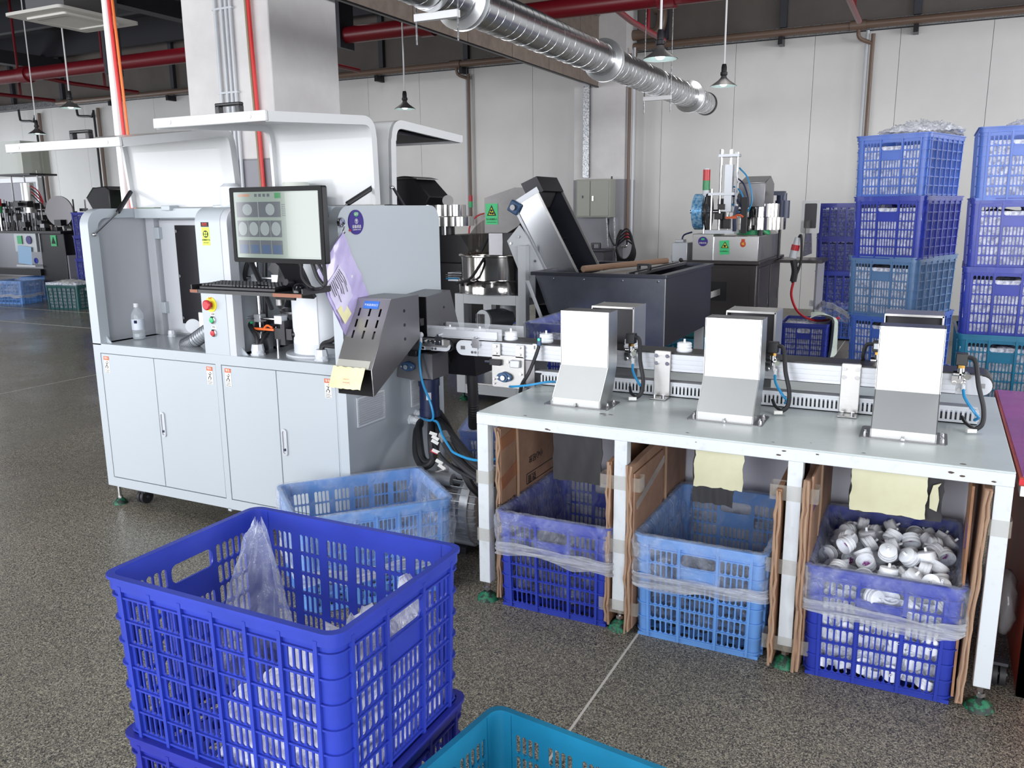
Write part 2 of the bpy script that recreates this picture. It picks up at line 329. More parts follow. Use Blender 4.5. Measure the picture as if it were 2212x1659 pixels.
bm = thing('ceiling_beam', 'long beige boarded ceiling beam running to the back wall column', 'beam', (-4.8, 6.5, 3.268))
ys = [2 + 1.085 * k for k in range(10)] + [12.5]
for k in range(len(ys) - 1):
    if ys[k + 1] - ys[k] > .1: part('board', M().box(-4.81, -4.78, ys[k] + .006, ys[k + 1] - .006, 3.285, 4.4), m_beam, bm)
part('edge_strip', M().box(-4.815, -4.775, 2, 12.5, 3.268, 3.285), m_blackm, bm); part('core', M().box(-4.84, -4.81, 2, 12.49, 3.3, 5.2), m_rsteel, bm)
t = thing('conduit_run', 'thin grey conduit pipes along the top of the beige beam', 'conduit', (-4.74, 8, 4.2))
for z in (4.27, 4.31): part('conduit', M().cyl((-4.74, 3, z), (-4.74, 12.4, z), .014, n=8), m_galvs, t)
# pipes on the back wall
t = thing('wall_pipe', 'long brown pipe along the top of the back wall', 'pipe', (-6, 12.82, 3.75))
part('pipe', M().cyl((-17.6, 12.83, 3.86), (8, 12.83, 3.86), .052, n=12), m_brown, t)
for k, x in enumerate(US[1:]):
    if x > -17.5: part('bracket', M().box(x - .03, x + .03, 12.78, 13, 3.7, 3.8), m_blackm, t)
for x in (-7.45, -1.2, -4.55): part('tee', M().cyl((x - .1, 12.83, 3.86), (x + .1, 12.83, 3.86), .065, n=12), m_brown, t)
for x, lab, dy in ((-7.27, 'brown drop pipe with red and green marker band, left of the wall column', 1.25), (-4.31, 'brown drop pipe beside the wall column above the coiled cable', 1.0), (-1.03, 'brown drop pipe on the back wall behind the tallest crate stacks', .6)):
    t = thing('drop_pipe', lab, 'pipe', (x, 12.9, dy))
    Y = 12.53 if x == -4.31 else 12.9
    part('pipe', M().tube([(x - .16 * (Y > 12.6), 12.83, 3.84), (x - .16 * (Y > 12.6), 12.83, 3.74), (x - .12 * (Y > 12.6), min(12.85, Y + .2), 3.68), (x + .01, Y, 3.62), (x + .02, Y, 3.5), (x + .02, Y, dy)], .026, sub=3), m_brown, t)
    part('conduit', M().cyl((x - .05 if Y > 12.6 else x + .07, Y + .03, 3.8), (x - .05 if Y > 12.6 else x + .07, Y + .03, dy), .022, n=8), m_whitep, t)
    if x > -5: part('valve', M().cyl((x + .02, Y, dy + .02), (x + .02, Y, dy + .12), .04), m_red, t); part('spout', M().tube([(x + .02, Y, dy), (x + .02, Y - .02, dy - .08), (x - .06, Y - .04, dy - .1)], .022), m_chrome, t)
    else:
        for q, mm in ((1.62, m_red), (1.52, m_greenp)): part('marker_band', M().cyl((x + .02, 12.9, q), (x + .02, 12.9, q + .1), .032), mm, t)
for x, lab in ((-18.49, 'paired drop pipes on the far left wall behind the black machine'), (-16.53, 'paired thin pipes on the far left wall near the white post')):
    t = thing('drop_pipe', lab, 'pipe', (x, 12.9, .4))
    part('pipe', M().tube([(x - .45, 12.83, 3.8), (x - .45, 12.84, 3.6), (x - .4, 12.85, 3.55), (x - .05, 12.88, 3.52), (x, 12.9, 3.4), (x, 12.9, .4)], .025, sub=3), m_blackm, t)
    part('conduit', M().cyl((x + .1, 12.93, 3.7), (x + .1, 12.93, .4), .035, n=8), m_brown, t)
t = thing('rain_pipe_stub', 'short brown pipe elbow rising above the wall column', 'pipe', (-4.1, 12.75, 3.85))
part('elbow', M().tube([(-4.55, 12.8, 4.02), (-4.2, 12.8, 4.02), (-3.95, 12.78, 4.05), (-3.9, 12.78, 4.3), (-4.0, 12.85, 4.36)], .075, n=12), m_brown, t)
# fire pipes
t = thing('fire_main', 'thick red fire main crossing under the dark roof', 'pipe', (-6, 9, 3.5))
part('main', M().cyl((-20.9, 9, 3.62), (7.9, 9, 3.62), .1, n=18), m_redpipe, t)
for x in (-19.0, -13.0, -8.7, -5.6, -2.7, 1.5): part('coupling', M().cyl((x - .09, 9, 3.62), (x + .09, 9, 3.62), .125, n=18), m_redpipe, t)
for x in (-14.8, -12.6, -7.9, -3.25, -1.0, 1.3):
    part('branch', M().tube([(x, 9, 3.55), (x, 9.5, 3.52), (x, 10.75, 3.52)], .032, sub=1), m_redpipe, t)
    part('dropper', M().cyl((x, 10.1, 3.52), (x, 10.1, 5.2), .022, n=8), m_redpipe, t)
for x in (-17, -11, -6.8, -.2): part('hanger', M().box(x - .03, x + .03, 8.86, 9.14, 3.46, 5.2), m_dsteel, t)
# spiral duct
t = thing('spiral_duct', 'shiny galvanised spiral air duct under the roof', 'duct', (-2.9, 5, 2.69)); DX, DZ, DR = -2.9, 2.83, .14
part('tube', M().lathe([(DR, 0), (DR, 13.3), (DR - .012, 13.3), (DR - .012, 0)], (DX, -1.74, DZ), (0, 1, 0), 40), m_galv, t)
part('spiral_seam', M().tube([(DX + (DR + .001) * cos(a * 2 * pi / 20), -1.7 + a * .112 / 20, DZ + (DR + .001) * sin(a * 2 * pi / 20)) for a in range(int(13.2 / .112) * 20)], .0018, n=4, sub=1), m_galv, t)
for y in (5.1, 7.72, 10.72, 2.4):
    part('flange', M().lathe([(DR, -.06), (DR + .012, -.05), (DR + .05, -.03), (DR + .05, -.022), (DR + .012, -.015), (DR + .012, .015), (DR + .05, .022), (DR + .05, .03), (DR + .012, .05), (DR, .06)], (DX, y, DZ), (0, 1, 0), 36), mat('flange_zinc', (222, 224, 226), .3, .8) if y == 5.1 else bpy.data.materials['flange_zinc'], t)
part('end_collar', M().lathe([(DR - .02, 0), (DR + .008, 0), (DR + .008, .05), (DR - .02, .05), (DR - .02, 0)], (DX, 11.53, DZ), (0, 1, 0), 40), m_blackm, t)
for y in (4.75, 9.35):
    part('channel', M().box(DX - .14, DX + .17, y - .02, y + .02, DZ - DR - .045, DZ - DR - .002), m_frame, t)
    for x in (DX - .135, DX + .165): part('hanger_rod', M().cyl((x, y, DZ - DR - .18), (x, y, 5.2), .006, n=6), m_galvs, t)
    part('strap', M().lathe([(DR + .003, -.03), (DR + .006, -.03), (DR + .006, .03), (DR + .003, .03)], (DX, y - .06, DZ), (0, 1, 0), 36), bpy.data.materials['flange_zinc'], t)
# pendant lamps
m_shade = mat('grey_enamel_lamp_shade', (92, 88, 88), .4, .2); m_shin = mat('white_shade_inside', (225, 238, 238), .5); m_bulb = mat('lit_bulb', (235, 255, 252), .4, emit=9)
def lamp(x, y, z, label):
    t = thing('pendant_lamp', label, 'lamp', (x, y, z), group='pendant lamps')
    part('rod', M().cyl((x, y, z + .2), (x, y, 5.2), .009, n=8), m_frame, t)
    part('socket', M().lathe([(.001, .2), (.02, .2), (.026, .17), (.026, .13), (.034, .125), (.034, .1), (.02, .09)], (x, y, z), n=16), m_blackm, t)
    part('shade', M().lathe([(.022, .1), (.03, .075), (.055, .05), (.11, .012), (.125, 0)], (x, y, z), n=32), m_shade, t)
    part('shade_lining', M().lathe([(.121, -.001), (.105, .010), (.052, .044), (.02, .06)], (x, y, z), n=32), m_shin, t)
    part('bulb', M().sph((x, y, z + .022), (.035, .035, .026), 14, 8), m_bulb, t)
lamp(-1.9, 6.2, 2.54, 'grey pendant lamp hanging right of the spiral duct, nearest the camera')
lamp(-1.97, 8.5, 2.63, 'grey pendant lamp hanging just beyond the open end of the spiral duct')
lamp(-5.72, 8.65, 2.65, 'grey pendant lamp hanging right of the white column under the beige beam')
lamp(-9.63, 7.2, 2.75, 'grey pendant lamp hanging below the ceiling air conditioner')
lamp(-12.25, 8.55, 2.66, 'grey pendant lamp at the far left, lowest in view')
# cassette air conditioner
AX, AY, AZ = -8.44, 6.46, 3.5
m_acp = mat('off_white_ac_plastic', (214, 212, 206), .5)
t = thing('cassette_air_conditioner', 'off white ceiling cassette air conditioner at upper left', 'air conditioner', (AX, AY, AZ))
part('fascia', M().ring(rr(AX - .44, AX + .44, AY - .48, AY + .48, .05), rr(AX - .31, AX + .31, AY - .33, AY + .33, .03), 'z', AZ, AZ + .03), m_acp, t)
part('body', M().box(AX - .3, AX + .3, AY - .32, AY + .32, AZ + .03, AZ + .4), mat('ac_casing', (120, 120, 122), .4, .4), t)
part('inner_frame', M().ring(rr(AX - .31, AX + .31, AY - .33, AY + .33, .03), rr(AX - .25, AX + .25, AY - .26, AY + .26, .03), 'z', AZ - .02, AZ + .02), m_acp, t)
for k in range(14): part('louvre', M().ob((AX - .23 + k * .0355, AY, AZ + .004), (.006, .5, .03), (0, .5, 0)), m_acp, t)
part('drain_hose', M().tube([(AX + .3, AY + .1, AZ + .3), (AX + .7, AY + .05, AZ + .28), (AX + .95, AY, AZ + .42), (AX + 1.5, AY - .1, AZ + .5), (AX + 2.0, AY - .3, AZ + .9)], .04), mat('beige_lagging', (196, 184, 150), .7), t)
for x, y in ((-.28, -.3), (.28, -.3), (.28, .3), (-.28, .3)): part('rod', M().cyl((AX + x, AY + y, AZ + .4), (AX + x, AY + y, 5.2), .006, n=6), m_galvs, t)
# white post with hoses behind the cabinet
t = thing('white_service_post', 'white vertical service pipe with red and orange hoses', 'pipe', (-4.9, 4, 0))
part('post', M().cyl((-4.9, 4, 0), (-4.9, 4, 5.2), .028, n=16), mat('white_pipe_paint', (240, 238, 238), .4), t)
part('red_hose', M().tube([(-4.84, 3.98, 5.2), (-4.85, 3.98, 3.2), (-4.845, 3.98, 2.5), (-4.83, 3.98, 1.9), (-4.83, 3.98, .9)], .011), bpy.data.materials['red_hose'], t)
part('orange_hose', M().tube([(-4.82, 3.99, 5.2), (-4.83, 3.99, 3.2), (-4.82, 3.99, 2.5), (-4.805, 3.99, 1.9), (-4.81, 3.99, .9)], .009), mat('orange_hose', (240, 120, 50), .4), t)
# electrical box and coiled cable
t = thing('electrical_box', 'grey two door electrical box on the back wall column', 'electrical box', (-4.76, 12.37, 1.35)); m_eb = mat('box_grey_paint', (158, 160, 152), .5)
part('casing', M().box(-5.03, -4.48, 12.25, 12.5, 1.35, 1.92), m_eb, t, bevel=.006)
for a, b_ in ((-5.01, -4.8), (-4.79, -4.5)):
    part('door', M().box(a, b_, 12.235, 12.25, 1.37, 1.9), m_eb, t, bevel=.005)
part('lock', M().box(-4.92, -4.905, 12.225, 12.236, 1.64, 1.68), m_blackm, t); part('handle', M().box(-4.755, -4.735, 12.22, 12.236, 1.6, 1.67), m_chrome, t)
part('gland', M().cyl((-4.5, 12.38, 1.92), (-4.5, 12.38, 1.96), .012), m_blackm, t)
for x in (-4.58, -4.46): part('conduit', M().cyl((x, 12.4, 1.35), (x + .06, 12.42, .3), .016, n=8), m_galvs, t)
mb = M(); P = [(-4.55, 12.4, 1.33), (-4.56, 12.42, 1.15), (-4.5, 12.4, 1.0), (-4.42, 12.38, .93)]
for k in range(5):
    for a in range(0, 10): q = a * 2 * pi / 10; P.append((-4.28 + (.13 + .008 * k) * -sin(q + .4), 12.38 + .012 * k, .95 - .035 * k + (.235 - .012 * k) * cos(q + .4)))
setp(solo('coiled_cable', M().tube(P, .013, n=6, sub=3), m_rub, 'coiled black cable hanging on the back wall by the drop pipe tap', 'cable'))
d = thing('door_1', 'white framed grey opening at the far left end of the back wall', 'door', (-19.7, 12.97, 0), kind='structure')
part('door_frame', M().box(-20.9, -20.8, 12.9, 13, 0, 2.2).box(-18.75, -18.65, 12.9, 13, 0, 2.2).box(-20.9, -18.65, 12.9, 13, 2.2, 2.3), m_frame, d); part('leaf', M().box(-20.8, -18.75, 12.95, 12.99, 0, 2.2), m_dado, d)
# ------------------------------------------------------------------ crates
CL, CW, CH = .6, .44, .385
def hole(mb, T, u0, u1, v0, v1, h, t, r):
    """rectangular cell with a round cornered opening"""
    R = [(u1, v0), (u1, v1), (u0, v1), (u0, v0)]; O = rr(h[0], h[1], h[2], h[3], r, 4); n = len(O); k = n // 4
    V = [T(u, v, 0) for u, v in R + O] + [T(u, v, -t) for u, v in R + O]; fr = []
    for c_ in range(4):
        for i in range(k - 1): fr.append((c_, 4 + c_ * k + i + 1, 4 + c_ * k + i))
        d = (c_ + 1) % 4; fr.append((c_, d, 4 + d * k, 4 + c_ * k + k - 1))
    m_ = n + 4; mb.add(V, fr + [tuple(i + m_ for i in reversed(f)) for f in fr] + [(4 + i, 4 + (i + 1) % n, m_ + 4 + (i + 1) % n, m_ + 4 + i) for i in range(n)])
def cell(mb, T, u0, u1, v0, v1, h, t, ch=.3):
    """rectangular cell with a chamfered slot h=(a,b,c,d) cut through; T maps (u,v,depth)"""
    a, b, c, d = h; k = ch * min(b - a, d - c)
    R = [(u0, v0), (u1, v0), (u1, v1), (u0, v1)]; O = [(a + k, c), (b - k, c), (b, c + k), (b, d - k), (b - k, d), (a + k, d), (a, d - k), (a, c + k)]
    V = [T(u, v, 0) for u, v in R + O] + [T(u, v, -t) for u, v in R + O]
    fr = [(0, 1, 5, 4), (1, 6, 5), (1, 2, 7, 6), (2, 8, 7), (2, 3, 9, 8), (3, 10, 9), (3, 0, 11, 10), (0, 4, 11)]
    Fs = fr + [tuple(i + 12 for i in reversed(f)) for f in fr] + [(4 + i, 4 + (i + 1) % 8, 16 + (i + 1) % 8, 16 + i) for i in range(8)]
    mb.add(V, Fs)
def solid(mb, T, u0, u1, v0, v1, t):
    P = [(u0, v0), (u1, v0), (u1, v1), (u0, v1)]
    mb.add([T(u, v, 0) for u, v in P] + [T(u, v, -t) for u, v in P], [(0, 1, 2, 3), (7, 6, 5, 4), (0, 4, 5, 1), (1, 5, 6, 2), (2, 6, 7, 3), (3, 7, 4, 0)])
TP = lambda z: 1 - .035 * (1 - z / CH)
def crate_wall(short):
    """one side wall centred on u, standing on v=0, outer face at w=0"""
    mb = M(); t = .004; half = (CW if short else CL) / 2 - .042; v0, v1, rows = .022, CH - .045, 6; rh = (v1 - v0) / rows
    T = lambda u, v, w_: (u, w_, v)
    cols = [(-half, -.066, 5), (-.066, .066, 7), (.066, half, 5)] if short else [(-half + 2 * half * k / 6, -half + 2 * half * (k + 1) / 6, 4) for k in range(6)]
    for a, b, n in cols:
        m_ = .006 if short else .0105; sw = (b - a - 2 * m_) / n; mid = short and n == 7
        for r in range(rows):
            y0, y1 = v0 + r * rh, v0 + (r + 1) * rh
            if mid and r == 5: hole(mb, T, a, b, y0, y1, (a + .004, b - .004, y0 + .004, y1 - .004), t, .016); continue
            if mid and r == 4: solid(mb, T, a, b, y0, y1, t); continue
            solid(mb, T, a, a + m_, y0, y1, t); solid(mb, T, b - m_, b, y0, y1, t)
            for k in range(n):
                p = a + m_ + k * sw; cell(mb, T, p, p + sw, y0, y1, (p + sw * .13, p + sw * .87, y0 + .003, y1 - .003), t, .33)
    solid(mb, T, -half, half, .003, v0, t); solid(mb, T, -half, half, v1, CH - .004, t)
    for a in sorted({c[0] for c in cols} | {c[1] for c in cols}): mb.box(a - .0045, a + .0045, 0, .0075, .004, CH - .02)
    return mb
def place_wall(mb, side):
    """side 0..3: -y, +x, +y, -x"""
    off = CW / 2 if side in (0, 2) else CL / 2; V = []
    for u, w_, v in mb.v:
        s = TP(v); o = off + w_
        x, y = ((u, -o), (o, u), (-u, o), (-o, -u))[side]
        V.append((x * s, y * s, v))
    mb.v = V; return mb
def taper(mb): mb.v = [(x * TP(z), y * TP(z), z) for x, y, z in mb.v]; return mb
def make_crate(name, label, loc, rz, m):
    t = thing(name, label, 'crate', loc, rz)
    for sd in range(4): part('end_wall' if sd % 2 else 'side_wall', place_wall(crate_wall(sd % 2 == 1), sd), m, t, local=True, smooth=30)
    for sx, sy in ((1, 1), (-1, 1), (-1, -1), (1, -1)):
        mb = M(); ro, ri = .028, .024; cx, cy = CL / 2 - ro, CW / 2 - ro; P = []
        arc = [rad(90 * i / 5) for i in range(6)]
        P = [(cx - .016, cy + ro), ] + [(cx + ro * sin(a), cy + ro * cos(a)) for a in arc] + [(cx + ro, cy - .016), (cx + ri, cy - .016)] + [(cx + ri * cos(a), cy + ri * sin(a)) for a in arc] + [(cx - .016, cy + ri)]
        P = [(x * sx, y * sy) for x, y in P]
        zs = [.002 + (CH - .006) * k / 6 for k in range(7)]
        for k in range(6): mb.prism(P, 'z', zs[k], zs[k + 1] - .0001)
        part('corner_post', taper(mb), m, t, local=True)
    o, i_ = rr(-CL / 2 - .011, CL / 2 + .011, -CW / 2 - .011, CW / 2 + .011, .034), rr(-CL / 2 + .004, CL / 2 - .004, -CW / 2 + .004, CW / 2 - .004, .026)
    o2 = rr(-CL / 2 - .006, CL / 2 + .006, -CW / 2 - .006, CW / 2 + .006, .032)
    mb = M().ring(o, i_, 'z', CH - .007, CH).ring(o2, i_, 'z', CH - .03, CH - .007)
    part('rim', mb, m, t, local=True); mb = M()
    for k in range(7): z = .022 + (CH - .067) * k / 6; mb.ring(rr(-CL / 2 - .0055, CL / 2 + .0055, -CW / 2 - .0055, CW / 2 + .0055, .032), rr(-CL / 2 + .001, CL / 2 - .001, -CW / 2 + .001, CW / 2 - .001, .027), 'z', z - .002, z + .002)
    part('rib_band', taper(mb), m, t, local=True)
    mb = M(); T = lambda u, v, w_: (u, v, .012 + w_); a, b = CL / 2 - .03, CW / 2 - .03
    for i in range(10):
        for j in range(7):
            u0, u1, q0, q1 = -a + 2 * a * i / 10, -a + 2 * a * (i + 1) / 10, -b + 2 * b * j / 7, -b + 2 * b * (j + 1) / 7
            cell(mb, T, u0, u1, q0, q1, (u0 + .008, u1 - .008, q0 + .008, q1 - .008), .008)
    for P in ((-a - .02, a + .02, -b - .02, -b), (-a - .02, a + .02, b, b + .02), (-a - .02, -a, -b, b), (a, a + .02, -b, b)): mb.box(P[0], P[1], P[2], P[3], .0, .012)
    part('base', mb, m, t, local=True)
    return t
def crate_mat(name, rgb): return mat(name, rgb, .36, coat=.08, sss=0, var=(5, tuple(int(c * .9) for c in rgb), .3, .6))
m_royal = crate_mat('royal_blue_crate_plastic', (42, 60, 168)); m_light = crate_mat('light_blue_crate_plastic', (100, 150, 216)); m_teal = crate_mat('teal_crate_plastic', (26, 122, 160))
m_mid = crate_mat('mid_blue_crate_plastic', (74, 112, 200)); m_steelb = crate_mat('faded_blue_crate_plastic', (92, 128, 172)); m_deep = crate_mat('deep_blue_crate_plastic', (38, 46, 150)); m_dkgreen = crate_mat('dark_green_crate_plastic', (20, 82, 84))
CM = {k.name: k for k in ()}
def crate_mats(m): return {k: m for k in ('side_wall', 'end_wall', 'corner_post', 'rim', 'base', 'rib_band')}
STK = .372
# front stack at lower left
FZ = .372
crate0 = make_crate('plastic_crate', 'royal blue slotted crate, topmost of the stack in the foreground, holding a crumpled clear bag', (-1.206, 1.307, FZ), 0, m_royal)
def crate(x, y, z, rz, m, label): return dup(crate0, (x, y, z), rad(rz), label, mats=crate_mats(m))
crate(-1.206, 1.312, 0, .6, m_deep, 'deep blue crate at the bottom of the foreground stack, under the royal blue one')
crate(-.544, 1.27, .0, -7, m_teal, 'teal crate with a chipped rim at the bottom edge, right of the foreground stack')
crate(-1.995, 2.615, 0, 49.7, m_light, 'light blue crate with a clear liner standing before the grey cabinet side')
XA, XB, XC = -1.178, -.637, -.066
crate(XA, 2.66 + .295, 0, 90, m_royal, 'royal blue lined crate under the table, in the left bay')
crate(XB, 2.665 + .295, 0, 90, m_light, 'light blue lined crate under the table, in the middle bay')
crate(XC, 2.655 + .295, 0, 90.5, m_royal, 'royal blue crate heaped with plastic caps under the right end of the table')
crate(-1.9, 3.9, 0, 20, m_mid, 'blue crate of cut cups on the floor behind the cabinet corner')
# stack A: five crates, second stack from the right
A = [(m_mid, 'topmost crate of the tall stack with a clear bag lying on it'), (m_royal, 'second crate from the top of the tall stack'), (m_steelb, 'faded grey blue crate third from the top of the tall stack'), (m_mid, 'fourth crate from the top of the tall stack, seen behind the right steel hood'), (m_mid, 'lowest crate of the tall stack behind the conveyor')]
short = lambda lab: ' '.join(lab.split(',')[0].split()[:11])
m_fill = mat('bagged_white_caps', (222, 225, 236), .25, var=(34, (148, 153, 178), .38, .56), bump=(45, 1.0))
def fill(x, y, z, rz, h=.30, label='', group='bagged goods filling the stacked crates', m=m_fill):
    a, b = CL / 2 - .011, CW / 2 - .011; mb = M()
    def f(s): return lambda u, v: s(u, v)
    n = lambda k: random.uniform(-.006, .002)
    for P in (lambda u, v: (-a + 2 * a * u, -b + n(0), h * v), lambda u, v: (a + n(0), -b + 2 * b * u, h * v), lambda u, v: (a - 2 * a * u, b + n(0), h * v), lambda u, v: (-a + n(0), b - 2 * b * u, h * v)): mb.grid(lambda u, v: tuple(c * TP(.385 * v) if i < 2 else c for i, c in enumerate(P(u, v))), 14, 10)
    mb.grid(lambda u, v: (-a + 2 * a * u, -b + 2 * b * v, h + n(0) * 3 + .01 * sin(9 * u) * sin(7 * v)), 14, 10)
    o = bpy.data.objects.new('bagged_caps', mesh_of('bagged_caps', mb, m, 80)); COL.objects.link(o); o.location = (x, y, z + .014); o.rotation_euler = (0, 0, rad(rz))
    return setp(o, label, 'goods', group, 'stuff')
AXY = (-.19, 6.12)
for k, (m, lab) in enumerate(A):
    z = .05 + (4 - k) * STK; x, y, rz = AXY[0] + (-.015, .0, -.004, .012, .02)[k], AXY[1] + (.0, -.02, -.0, .02, .0)[k], 90 - 21 + (1.5, 0, -1.5, 1, -1)[k]
    crate(x, y, z, rz, m, lab); fill(x, y, z, rz, label='bagged white caps inside the ' + short(lab))
Bs = [(m_mid, 'topmost crate of the stack at the right edge of the photo'), (m_royal, 'second crate from the top of the stack at the right edge'), (m_royal, 'third crate from the top of the stack at the right edge'), (m_teal, 'teal crate fourth from the top of the stack behind the purple desk'), (m_mid, 'lowest crate of the stack at the right edge, behind the desk')]
for k, (m, lab) in enumerate(Bs):
    z = .03 + (4 - k) * STK; x, y, rz = .372 + (.0, -.005, -.004, -.01, -.01)[k], 5.62 + (.0, .02, -.0, -.02, .0)[k], 90 + (.5, 0, -1.5, 1, -1)[k]
    crate(x, y, z, rz, m, lab); fill(x, y, z, rz, label='bagged white caps inside the ' + short(lab))
for (x, y, rz, lab) in ((AXY[0], AXY[1], 69, 'low blue pallet under the tall crate stack'), (.372, 5.62, 90, 'low blue pallet under the crate stack at the right edge')):
    t = thing('pallet', lab, 'pallet', (x, y, 0), rad(rz))
    for k in range(3): part('runner', M().box(-.3, .3, -.2 + k * .17, -.14 + k * .17, 0, .02), m_deep, t, local=True)
    for k in range(6): part('slat', M().box(-.3 + k * .105, -.225 + k * .105, -.22, .22, .02, .03), m_deep, t, local=True)
# far stacks near the back wall
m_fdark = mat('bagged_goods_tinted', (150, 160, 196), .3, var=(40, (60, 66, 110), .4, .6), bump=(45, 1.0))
for k, (m, lab) in enumerate([(m_deep, 'topmost dark blue crate of the far stack left of the tall stack'), (m_deep, 'second dark blue crate from the top of the far stack'), (m_royal, 'third crate from the top of the far stack'), (m_mid, 'lowest crate of the far stack on the floor by the back wall')]):
    z = .02 + (3 - k) * STK; x, y = -.93 + .012 * k, 10.25 + .02 * (k % 2)
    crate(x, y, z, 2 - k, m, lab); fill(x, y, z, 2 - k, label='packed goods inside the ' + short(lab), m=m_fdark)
    crate(x + .68, y + .1, z, 1 + k, m_deep, ('topmost', 'second', 'third', 'lowest')[k] + ' crate from the top in the dark stack behind the tall stack')
crate(-1.1, 8.75, 0, 92, m_royal, 'royal blue floor crate with a pale cloth over its side, by the far stack')
fill(-1.1, 8.75, 0, 92, .34, 'white goods in the royal blue crate with the pale cloth', 'bagged goods in floor crates')
mb = M().grid(lambda u, v: (-1.06 + .21 * min(u * 2.2, 1) + (.03 * sin(11 * v + 3 * u) + .02 * sin(5 * v)) * (1 if u > .3 else .4), 8.50 + .5 * v + .04 * u * sin(3 * v), .42 + .04 * sin(6 * u + 2 * v) - .38 * max(0, u - .42) / .58 + .012 * sin(17 * v + 6 * u)), 24, 20)
solo('draped_cloth', mb, mat('pale_cloth', (214, 226, 216), .8, var=(12, (196, 208, 200), .35, .6)), 'pale cloth draped over the side of the royal blue floor crate', 'cloth', smooth=60)
crate(-1.62, 7.45, 0, 0, m_dkgreen, 'dark green crate on the floor half hidden behind the big steel hopper')
crate(-1.95, 8.0 - .62, 0, 84, m_teal, 'teal blue crate behind the middle steel hood, beside the dark green one')
CRX, CRY = -1.975, 4.855
crate(CRX, CRY, .063, 90, m_royal, 'royal blue crate under the lined one in front of the steel hopper')
t = thing('pallet', 'low blue pallet under the crates in front of the hopper', 'pallet', (CRX, CRY, 0), rad(90))
for k in range(3): part('runner', M().box(-.3, .3, -.2 + k * .17, -.14 + k * .17, 0, .04), m_deep, t, local=True)
for k in range(6): part('slat', M().box(-.3 + k * .105, -.225 + k * .105, -.22, .22, .04, .062), m_deep, t, local=True)
crate(CRX, CRY, .063 + STK, 90, m_royal, 'royal blue crate stacked behind the left steel hood, lined with film')
fill(CRX, CRY, .063 + STK, 90, .3, 'white goods in the upper crate behind the left steel hood', 'bagged goods in floor crates')
crate(-3.95, 7.2, 0, 80, m_mid, 'blue crate on the floor seen behind the bowl feeder stand')
crate(.62, 7.6, 0, 85, m_mid, 'blue crate at the bottom in the gap between the two tall stacks'); crate(.62, 7.6, STK, 84, m_deep, 'deep blue crate second in the gap between the two tall stacks'); crate(.62, 7.61, 2 * STK, 86, m_mid, 'blue crate topped with bags in the gap between the two tall stacks')
fill(.62, 7.61, 2 * STK, 86, .38, 'clear bags in the crate in the gap between the tall stacks', 'bagged goods in floor crates')
crate(-13.95, 9.05, 0, 8, m_light, 'light blue lined crate on the floor at the far left, nearer one')
crate(-14.3, 9.75, 0, 8, m_light, 'light blue crate on the floor at the far left, behind the nearer one')
crate(-12.3, 8.85, 0, 12, m_dkgreen, 'dark green crate of white bags on the floor left of the grey cabinet')
fill(-12.3, 8.85, 0, 12, .41, 'white bags filling the dark green crate left of the cabinet', 'bagged goods in floor crates')
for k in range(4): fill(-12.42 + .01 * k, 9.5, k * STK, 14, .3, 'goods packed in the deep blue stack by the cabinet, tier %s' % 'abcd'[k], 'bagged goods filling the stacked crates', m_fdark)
for k in range(4): crate(-12.42 + .01 * k, 9.5, .0 + k * STK, 14, m_deep, ('lowest', 'second', 'third', 'topmost')[k] + ' deep blue crate, counted from the floor, in the stack just left of the cabinet')
